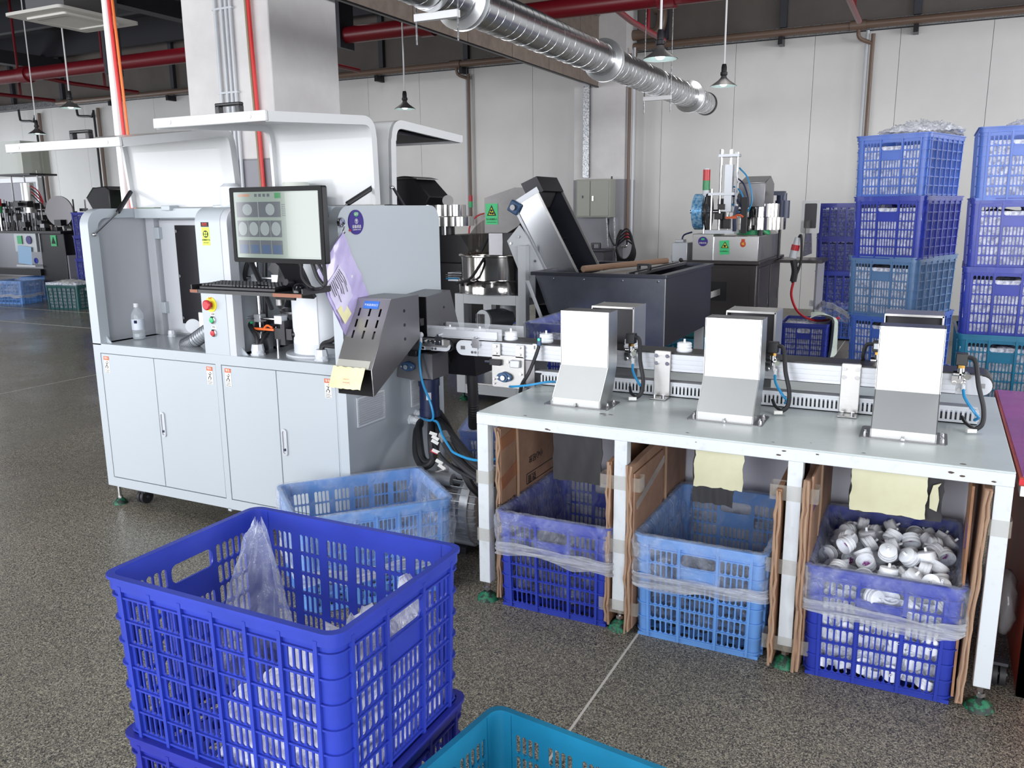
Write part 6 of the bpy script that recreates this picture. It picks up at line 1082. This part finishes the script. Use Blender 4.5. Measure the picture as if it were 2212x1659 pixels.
mo_ = part('motor', M().cyl((-3.08, 5.66, .655), (-3.0, 5.90, .655), .078, n=24), mat('grey_motor_casing', (120, 124, 130), .4, .4), bo); part('fan_cover', M().cyl((-3.085, 5.645, .655), (-3.08, 5.66, .655), .083, n=24), m_cast, mo_); mb = M()
for i in range(-3, 4): mb.box(-3.087 + i * .017 - .005, -3.087 + i * .017 + .005, 5.637, 5.643, .605, .705)
part('grille', mb, m_blackm, mo_); part('motor_neck', M().cyl((-3.0, 5.9, .655), (-3.0, 5.9, .855), .06, n=16), m_grey, bo); part('cable', M().tube([(-3.1, 5.72, .60), (-3.13, 5.7, .56), (-3.14, 5.7, .52)], .012), m_rub, bo)
t = thing('floor_pipe', 'low white and red pipe on the floor behind the bowl feeder stand', 'pipe', (-4, 8.6, .1)); part('pipe', M().cyl((-6.2, 8.6, .12), (-3.2, 8.6, .12), .025), m_whitep, t); part('red_joint', M().cyl((-4.05, 8.6, .12), (-3.95, 8.6, .12), .032), m_red, t)
# dark feeder machine behind the cabinet
dm = thing('feeder_machine', 'dark assembly machine with steel bowl seen past the right edge of the cabinet', 'machine', (-4.6, 7.5, 0))
part('cabinet_body', M().box(-5.2, -4.05, 7.2, 8.2, .08, .98), m_blackm, dm, bevel=.01); part('guard_housing', M().prism([(-4.58, .98), (-4.03, .98), (-4.1, 1.10), (-4.2, 1.245), (-4.42, 1.245), (-4.58, 1.12)], 'y', 7.25, 7.9), m_blackm, dm); part('bowl', M().lathe([(.001, .0), (.30, 0), (.30, .09), (.22, .10), (.22, .21), (.20, .21), (.2, .12), (.001, .12)], (-4.55, 7.55, 1.33), n=36), m_mirror, dm); part('bowl_base', M().cyl((-4.55, 7.55, .98), (-4.55, 7.55, 1.33), .1), m_blackm, dm)
for x in (-4.4, -4.7): part('support_rod', M().cyl((x, 7.3, 1.24), (x, 7.3, 1.34), .01), m_chrome, dm)
part('coin_disc', M().lathe([(.001, 0), (.055, 0), (.055, .008), (.001, .008)], (-4.42, 7.4, 1.58), (.4, -1, .2), 24), m_steel, dm)
hd = part('hopper_head', M().prism([(-5.15, 1.5), (-4.72, 1.42), (-4.60, 1.62), (-4.78, 1.80), (-5.05, 1.80)], 'y', 7.35, 7.75), m_blackm, dm, bevel=.01); part('curved_cover', M().grid(lambda u, v: (-5.07 + .34 * v, 7.35 + .4 * u, 1.80 + .03 * sin(pi * v)), 6, 8), m_steeld, hd); part('side_motor', M().cyl((-5.2, 7.5, 1.52), (-5.2, 7.5, 1.72), .05), m_navy, hd)
part('nozzle_block', M().box(-4.2, -3.98, 7.0, 7.2, .82, .9), m_alu, dm)
for k in range(3): part('air_tube', M().tube([(-4.22, 7.0, .84 + .02 * k), (-4.1, 6.95, .85 + .02 * k), (-4.0, 6.98, .84 + .02 * k)], .008, n=6), m_hose if k == 0 else m_chrome, dm)
t = thing('red_hose_coil', 'coil of red air hose by the drop pipe behind the bowl feeder', 'hose', (-6.95, 12.6, .9)); mb = M()
for k in range(4): mb.lathe([(.30 + .012 * cos(a), .012 * sin(a)) for a in [i * pi / 3 for i in range(7)]], (-6.95 + .02 * k, 12.85 - .03 * k, 1.12), (.15, -1, .1), 28)
part('coil', mb, m_red, t)
# machine at the back right
rm = thing('assembly_machine', 'dark assembly machine with steel upper box and signal lamp at the back right', 'machine', (-1.75, 8.6, 0))
m_cabd = mat('dark_bronze_cabinet', (66, 62, 62), .34, .35); part('cabinet_body', M().box(-2.17, -1.48, 8.02, 9.3, .12, .965), m_cabd, rm, bevel=.012); part('top_plate', M().box(-2.2, -1.45, 7.98, 9.35, .965, .995), m_cabd, rm, bevel=.006)
dr = part('front_door', M().ring(rr(-2.12, -1.55, .16, .93, .01, 2), rr(-1.93, -1.75, .62, .80, .005, 2), 'y', 8.005, 8.02), m_cabd, rm); part('opening', M().box(-1.93, -1.75, 8.01, 8.021, .62, .80), m_ink, dr); mb = M()
for r in range(4):
    for k in range(8): mb.box(-2.08 + .055 * k, -2.04 + .055 * k, 8.001, 8.006, .36 + .028 * r, .37 + .028 * r)
part('vent_slots', mb, m_ink, dr); 
for y in (8.1, 8.7):
    d = part('side_door', M().box(-1.482, -1.472, y, y + .55, .16, .93), m_cabd, rm, bevel=.003); part('handle', M().box(-1.472, -1.462, y + .45, y + .47, .55, .66), m_chrome, d); mb = M()
    for i in range(6):
        for j in range(6): mb.cyl((-1.472, y + .08 + .06 * i + .03 * (j % 2), .24 + .035 * j), (-1.469, y + .08 + .06 * i + .03 * (j % 2), .24 + .035 * j), .006, n=6)
    part('vent_holes', mb, m_chrome, d)
part('discharge_trough', M().add([(-1.90, 8.03, .74), (-1.80, 8.03, .74), (-1.80, 8.03, .68), (-1.90, 8.03, .68), (-2.12, 7.55, .66), (-2.02, 7.55, .66), (-2.02, 7.55, .60), (-2.12, 7.55, .60)], [(0, 3, 7, 4), (3, 2, 6, 7), (2, 1, 5, 6)]), m_steel, rm); part('trough_end', M().box(-2.13, -2.03, 7.5, 7.56, .56, .61), m_steel, rm)
part('steel_box_left', M().box(-2.095, -1.90, 8.03, 8.5, .995, 1.245), m_steel, rm, bevel=.004); part('steel_box_right', M().box(-1.89, -1.48, 8.03, 9.2, .995, 1.225), m_steel, rm, bevel=.004); part('hinge', M().cyl((-1.893, 8.025, 1.0), (-1.893, 8.025, 1.22), .008), m_chrome, rm); part('rounded_hood', M().grid(lambda u, v: (-1.48 - .3 + .3 * cos(pi / 2 * u), 8.5 + .7 * v, 1.16 + .16 * sin(pi / 2 * u)), 10, 2), m_steel, rm)
b = part('round_badge', M().cyl((-1.995, 8.022, 1.175), (-1.995, 8.028, 1.175), .045, n=28), m_purple, rm); text('badge_lettering', '设备状态', .018, (-1.995, 8.020, 1.16), FY, m_paper, b); part('green_spot', M().box(-2.01, -1.98, 8.019, 8.022, 1.188, 1.205), m_greenp, b)
sg = part('warning_sign', M().ob((-1.79, 8.027, 1.12), (.09, .003, .13), (0, -.08, 0)), m_green, rm); part('triangle', M().prism([(-1.822, 1.115), (-1.75, 1.115), (-1.785, 1.175)], 'y', 8.0235, 8.025), m_ink, sg); part('triangle_face', M().prism([(-1.811, 1.121), (-1.761, 1.121), (-1.785, 1.163)], 'y', 8.0225, 8.024), m_yellow, sg); part('symbol', M().sph((-1.786, 8.022, 1.135), (.012, .002, .012), 8, 6), m_ink, sg); text('sign_lettering', '当心机械伤人', .0145, (-1.792, 8.023, 1.085), FY, m_ink, sg)
b = part('pouch_sticker', M().sph((-1.62, 8.026, 1.155), (.026, .004, .03), 14, 8).box(-1.636, -1.604, 8.022, 8.03, 1.18, 1.2), mat('red_gold_print', (205, 72, 40), .5), rm); text('sticker_lettering', '福', .026, (-1.62, 8.02, 1.155), FY, m_yellow, b)
sl = part('signal_lamp', M().cyl((-2.02, 8.15, 1.245), (-2.015, 8.15, 1.62), .012), m_chrome, rm); 
for z, m, h in ((1.60, m_whitep, .05), (1.65, mat('lamp_green', (30, 140, 80), .3), .09), (1.74, mat('lamp_red', (200, 30, 40), .3), .10), (1.84, m_whitep, .012)): part('lamp_segment', M().cyl((-2.013, 8.15, z), (-2.013, 8.15, z + h), .034, n=18), m, sl)
tw = part('press_tower', M().box(-2.0, -1.72, 8.1, 8.3, 1.245, 1.28), m_alu, rm); part('cross_plate', M().box(-1.98, -1.74, 8.1, 8.3, 1.60, 1.625), m_alu, tw)
for x, y, z in ((-1.88, 8.15, 2.0), (-1.80, 8.2, 2.0), (-1.73, 8.15, 1.97), (-1.96, 8.15, 1.64), (-1.76, 8.25, 1.64)): part('guide_rod', M().cyl((x, y, 1.26), (x, y, z), .012, n=8).cyl((x, y, z - .02), (x, y, z + .02), .018, n=8), m_chrome, tw)
part('cylinder', M().box(-1.835, -1.765, 8.12, 8.2, 1.45, 1.88), m_alu, tw); part('head_plate', M().box(-1.90, -1.71, 8.12, 8.22, 1.95, 1.975), m_alu, tw)
rl = part('film_reel', M().lathe([(.001, 0), (.17, 0), (.17, .1), (.001, .1)], (-2.12, 8.2, 1.45), (1, 0, 0), 32), mat('blue_film_roll', (70, 140, 190), .25, .3, var=(40, (150, 190, 220), .45, .6)), rm); part('reel_flange', M().lathe([(.06, 0), (.185, 0), (.185, .012), (.06, .012)], (-2.0, 8.2, 1.45), (1, 0, 0), 32), m_black, rl); part('reel_shaft', M().cyl((-2.17, 8.2, 1.45), (-1.9, 8.2, 1.45), .02), m_chrome, rl)
for k in range(14):
    rg = random.Random(k); x, y, z = rg.uniform(-1.95, -1.66), rg.uniform(8.08, 8.4), rg.uniform(1.27, 1.62); part('mechanism_block', M().box(x - .03, x + .035, y - .03, y + .03, z - .03, z + rg.uniform(.02, .07)), rg.choice([m_black, m_blackm, m_steeld, m_alu]), rm, bevel=.003)
for k in range(5): x = -1.72 - .03 * k; part('air_tube', M().tube([(x, 8.2, 1.85 - .08 * k), (x + .09, 8.16, 1.75 - .06 * k), (x + .14, 8.15, 1.55 - .03 * k), (x + .09, 8.15, 1.42)], .008, n=6), m_navy if k % 2 else m_hose, rm)
part('orange_fittings', M().box(-1.8, -1.7, 8.06, 8.09, 1.385, 1.405).tube([(-1.74, 8.07, 1.4), (-1.68, 8.07, 1.42), (-1.64, 8.08, 1.4)], .01), m_orange, rm); part('cable_chain', M().tube([(-1.72, 8.1, 1.27), (-1.72, 8.08, 1.4), (-1.7, 8.08, 1.5)], .02, n=6), m_navy, rm); part('cable_chain', M().box(-1.66, -1.61, 8.08, 8.13, 1.25, 1.58), m_rub, rm)
bw = part('bowl', M().lathe([(.001, 0), (.24, 0), (.24, .12), (.2, .125), (.2, .25), (.18, .25), (.18, .14), (.001, .14)], (-1.6, 8.75, 1.27), n=36), m_mirror, rm); part('green_ring', M().cyl((-1.66, 8.7, 1.22), (-1.66, 8.7, 1.27), .16, n=28), m_greenp, rm)
part('hopper_chute', M().prism([(8.5, 1.72), (8.8, 1.79), (9.0, 1.72), (9.0, 1.52), (8.5, 1.49)], 'x', -1.78, -1.53), m_steeld, rm, bevel=.006); part('blue_motor', M().cyl((-1.40, 8.75, 1.38), (-1.40, 8.75, 1.55), .07, n=18).cyl((-1.41, 8.75, 1.55), (-1.41, 8.75, 1.62), .05, n=14).box(-1.48, -1.38, 8.7, 8.8, 1.6, 1.64), m_navy, rm); part('motor_post', M().cyl((-1.42, 8.8, .99), (-1.42, 8.8, 1.4), .014), m_black, rm)
part('smoked_side_guard', M().prism([(8.9, 1.0), (8.95, 1.34), (9.3, 1.36), (9.5, 1.0)], 'x', -1.20, -1.19), glass('smoked_guard_pane', (110, 108, 106), .6), rm); part('side_table', M().box(-1.48, -1.02, 8.95, 9.5, .93, .96), m_cabd, rm); part('grey_side_screen', M().box(-1.12, -1.10, 9.3, 9.9, .03, .92), m_dado, rm)
part('controller_frame', M().ring(rr(-1.28, -1.10, 1.22, 1.55, .01, 2), rr(-1.25, -1.13, 1.27, 1.52, .01, 2), 'y', 9.2, 9.22), m_frame, rm); part('controller_screen', M().box(-1.25, -1.13, 9.21, 9.215, 1.27, 1.52), m_blackm, rm)
part('left_unit', M().box(-2.30, -2.15, 8.05, 8.3, .98, 1.16).box(-2.28, -2.2, 8.08, 8.2, 1.16, 1.19), m_alu, rm, bevel=.005); part('left_foot', M().box(-2.33, -2.31, 8.1, 8.14, .93, 1.04), m_whitep, rm); part('cable', M().tube([(-2.22, 8.1, 1.17), (-2.2, 8.1, 1.23), (-2.12, 8.1, 1.26)], .008), m_navy, rm); part('knob', M().sph((-2.19, 7.98, 1.0), .02, 10, 6), m_black, rm); part('small_knob', M().cyl((-1.5, 8.2, 1.225), (-1.5, 8.2, 1.28), .025), m_black, rm)
for x in (-2.1, -1.55):
    for y in (8.1, 9.2): part('foot', M().cyl((x, y, 0), (x, y, .12), .03), m_foot, rm)
pg = thing('industrial_plug', 'red and white industrial plug hanging with a red cable beside the back right machine', 'plug', (-1.12, 8.4, .6)); part('plug_body', M().cyl((-1.21, 8.3, 1.02), (-1.195, 8.3, 1.10), .035, n=16).cyl((-1.185, 8.3, 1.14), (-1.175, 8.3, 1.21), .03, .024, n=16), m_whitep, pg); part('red_collar', M().cyl((-1.195, 8.3, 1.09), (-1.186, 8.3, 1.14), .038, n=16), m_red, pg); part('red_cable', M().tube([(-1.19, 8.3, .80), (-1.2, 8.3, .66), (-1.13, 8.35, .5), (-1.0, 8.6, .4), (-.85, 9.2, .36)], .012), m_red, pg); part('black_cable', M().tube([(-1.17, 8.3, 1.2), (-1.14, 8.28, 1.22), (-1.13, 8.28, 1.0), (-1.17, 8.28, .85), (-1.2, 8.3, .8), (-1.17, 8.3, .98)], .012), m_rub, pg); part('cable_bunch', M().tube([(-1.2, 8.28, 1.0), (-1.18, 8.28, .9), (-1.19, 8.28, .8)], .03), m_rub, pg)
bx_ = thing('grey_lidded_bin', 'dark grey lidded steel bin with handle by the back wall below the electrical box', 'bin', (-4.9, 12.1, 0)); part('bin_body', M().box(-5.2, -4.40, 11.8, 12.2, 0, .86), m_dsteel, bx_, bevel=.01); part('bin_lid', M().box(-5.22, -4.38, 11.78, 12.22, .86, .89), m_dsteel, bx_, bevel=.006); part('handle', M().ring(rr(-4.7, -4.55, .89, .98, .02, 3), rr(-4.67, -4.58, .89, .955, .015, 3), 'y', 12.05, 12.09), m_black, bx_)
# machine at the far left
lm = thing('assembly_machine', 'black assembly machine with reel and clear hopper at the far left', 'machine', (-13.0, 9.6, 0))
part('cabinet_body', M().box(-13.6, -12.97, 9.3, 10.4, .1, 1.16), m_blackm, lm, bevel=.01); part('top_plate', M().box(-14.9, -12.9, 9.2, 10.5, 1.16, 1.2), m_blackm, lm); part('left_panel', M().box(-14.2, -13.62, 9.25, 9.3, .85, 1.18), mat('pale_steel_panel', (176, 180, 184), .4, .5), lm); part('lower_rail', M().box(-14.9, -13.6, 9.25, 9.4, .45, .56), m_blackm, lm); part('white_shelf', M().box(-14.15, -13.65, 9.2, 9.4, .6, .63), m_whitep, lm); part('grey_side', M().box(-12.97, -12.94, 9.32, 10.3, .1, .8), m_dado, lm)
for x in (-13.5, -13.05): part('caster', M().cyl((x - .02, 9.4, .05), (x + .02, 9.4, .05), .05, n=14), m_rub, lm)
sg = part('warning_sign', M().box(-13.3, -13.16, 9.29, 9.3, .95, 1.13), m_greenp, lm); part('triangle', M().prism([(-13.28, .99), (-13.18, .99), (-13.23, 1.1)], 'y', 9.285, 9.29), m_ink, sg)
b = part('pale_blue_pouch', M().grid(lambda u, v: (-14.1 + .36 * u - .03 * (1 - v), 9.23, .66 + .30 * v - .03 * u), 4, 4), mat('pale_blue_pouch_plastic', (150, 190, 226), .4), lm); part('green_sign', M().box(-14.1, -13.98, 9.235, 9.24, .98, 1.12), m_greenp, lm); part('purple_badge', M().cyl((-13.8, 9.24, 1.05), (-13.8, 9.235, 1.05), .07), m_purple, lm); part('blue_badge', M().cyl((-13.72, 9.28, .70), (-13.72, 9.27, .70), .05), m_royal, lm)
for k in range(120):
    rg = random.Random(100 + k); x, y, z = rg.uniform(-15.2, -13.0), rg.uniform(9.25, 9.9), rg.uniform(1.22, 1.66); s = rg.uniform(.03, .09)
    part('mechanism_block', M().box(x - s, x + s, y - .05, y + .05, z - s * .6, z + s * .6) if k % 3 else M().cyl((x, y, 1.2), (x, y, z + .1), .012), rg.choice([m_black, m_blackm, m_steeld, m_black, m_blackm]), lm, bevel=0)
for x in (-14.45, -14.1, -13.75): part('hopper_rod', M().cyl((x, 9.5, 1.2), (x, 9.5, 2.2), .012, n=8), m_steeld, lm)
part('hopper_shelf', M().box(-14.6, -13.65, 9.3, 9.8, 2.12, 2.15), m_blackm, lm); part('clear_hopper', M().box(-14.55, -13.8, 9.3, 9.8, 2.15, 2.68), glass('hopper_pane', (150, 156, 140), .7), lm); part('hopper_white_side', M().box(-15.0, -14.55, 9.28, 9.32, 2.15, 2.66), m_whitep, lm); part('tower_cylinder', M().cyl((-14.05, 9.5, 1.5), (-14.05, 9.5, 2.0), .1, n=16), m_steel, lm)
for k in range(4): part('air_tube', M().tube([(-13.95, 9.5, 1.95 - .05 * k), (-13.7, 9.45, 1.85 - .06 * k), (-13.5, 9.4, 1.6), (-13.45, 9.4, 1.4)], .01, n=5), m_rub if k % 2 else m_red, lm)
part('reel', M().lathe([(.001, 0), (.25, 0), (.25, .03), (.001, .03)], (-13.05, 9.35, 1.52), (.3, -1, 0), 30), m_steeld, lm); part('feed_arm', M().tube([(-13.2, 9.4, 1.36), (-12.9, 9.4, 1.31), (-12.75, 9.3, 1.3), (-12.7, 9.3, 1.22)], .035), m_black, lm); part('signal_lamp', M().cyl((-14.5, 9.25, 1.2), (-14.5, 9.25, 1.5), .015), m_chrome, lm); part('lamp_segment', M().cyl((-14.5, 9.25, 1.5), (-14.5, 9.25, 1.62), .045), bpy.data.materials['lamp_green'], lm); part('lamp_segment', M().cyl((-14.5, 9.25, 1.62), (-14.5, 9.25, 1.74), .045), bpy.data.materials['lamp_red'], lm)
# green framed machine behind the cabinet at the left
gmch = thing('pressing_machine', 'green and black machine head showing above the left lid hinge of the cabinet', 'machine', (-8.7, 7.6, 0)); m_grn = mat('machine_green', (120, 150, 116), .45)
part('base', M().box(-9.2, -8.2, 7.2, 8.1, 0, 1.5), m_grn, gmch, bevel=.01); part('column', M().box(-8.82, -8.3, 7.15, 7.5, 1.5, 1.72), m_grn, gmch, bevel=.01); part('dark_head', M().prism([(-9.2, 1.66), (-9.08, 1.49), (-8.79, 1.49), (-8.79, 1.76), (-8.85, 1.80), (-9.06, 1.785)], 'y', 6.95, 7.4), m_blackm, gmch, bevel=.01); part('green_face', M().add([(-9.205, 6.95, 1.665), (-9.065, 6.95, 1.79), (-9.065, 7.4, 1.79), (-9.205, 7.4, 1.665)], [(0, 1, 2, 3)]), m_grn, gmch); part('feed_funnel', M().prism([(-8.72, 2.0), (-8.52, 2.02), (-8.46, 1.72), (-8.52, 1.72)], 'y', 7.15, 7.3), m_dsteel, gmch); part('feed_stem', M().tube([(-8.63, 7.2, 2.0), (-8.66, 7.2, 2.12)], .015, sub=1), m_dsteel, gmch); part('knob', M().sph((-8.6, 7.1, 1.75), .07, 12, 8), m_dsteel, gmch); part('valve_wheel', M().lathe([(.06, -.01), (.075, 0), (.06, .01), (.05, 0), (.06, -.01)], (-8.5, 7.1, 1.62), (0, 1, 0), 20), m_dsteel, gmch)
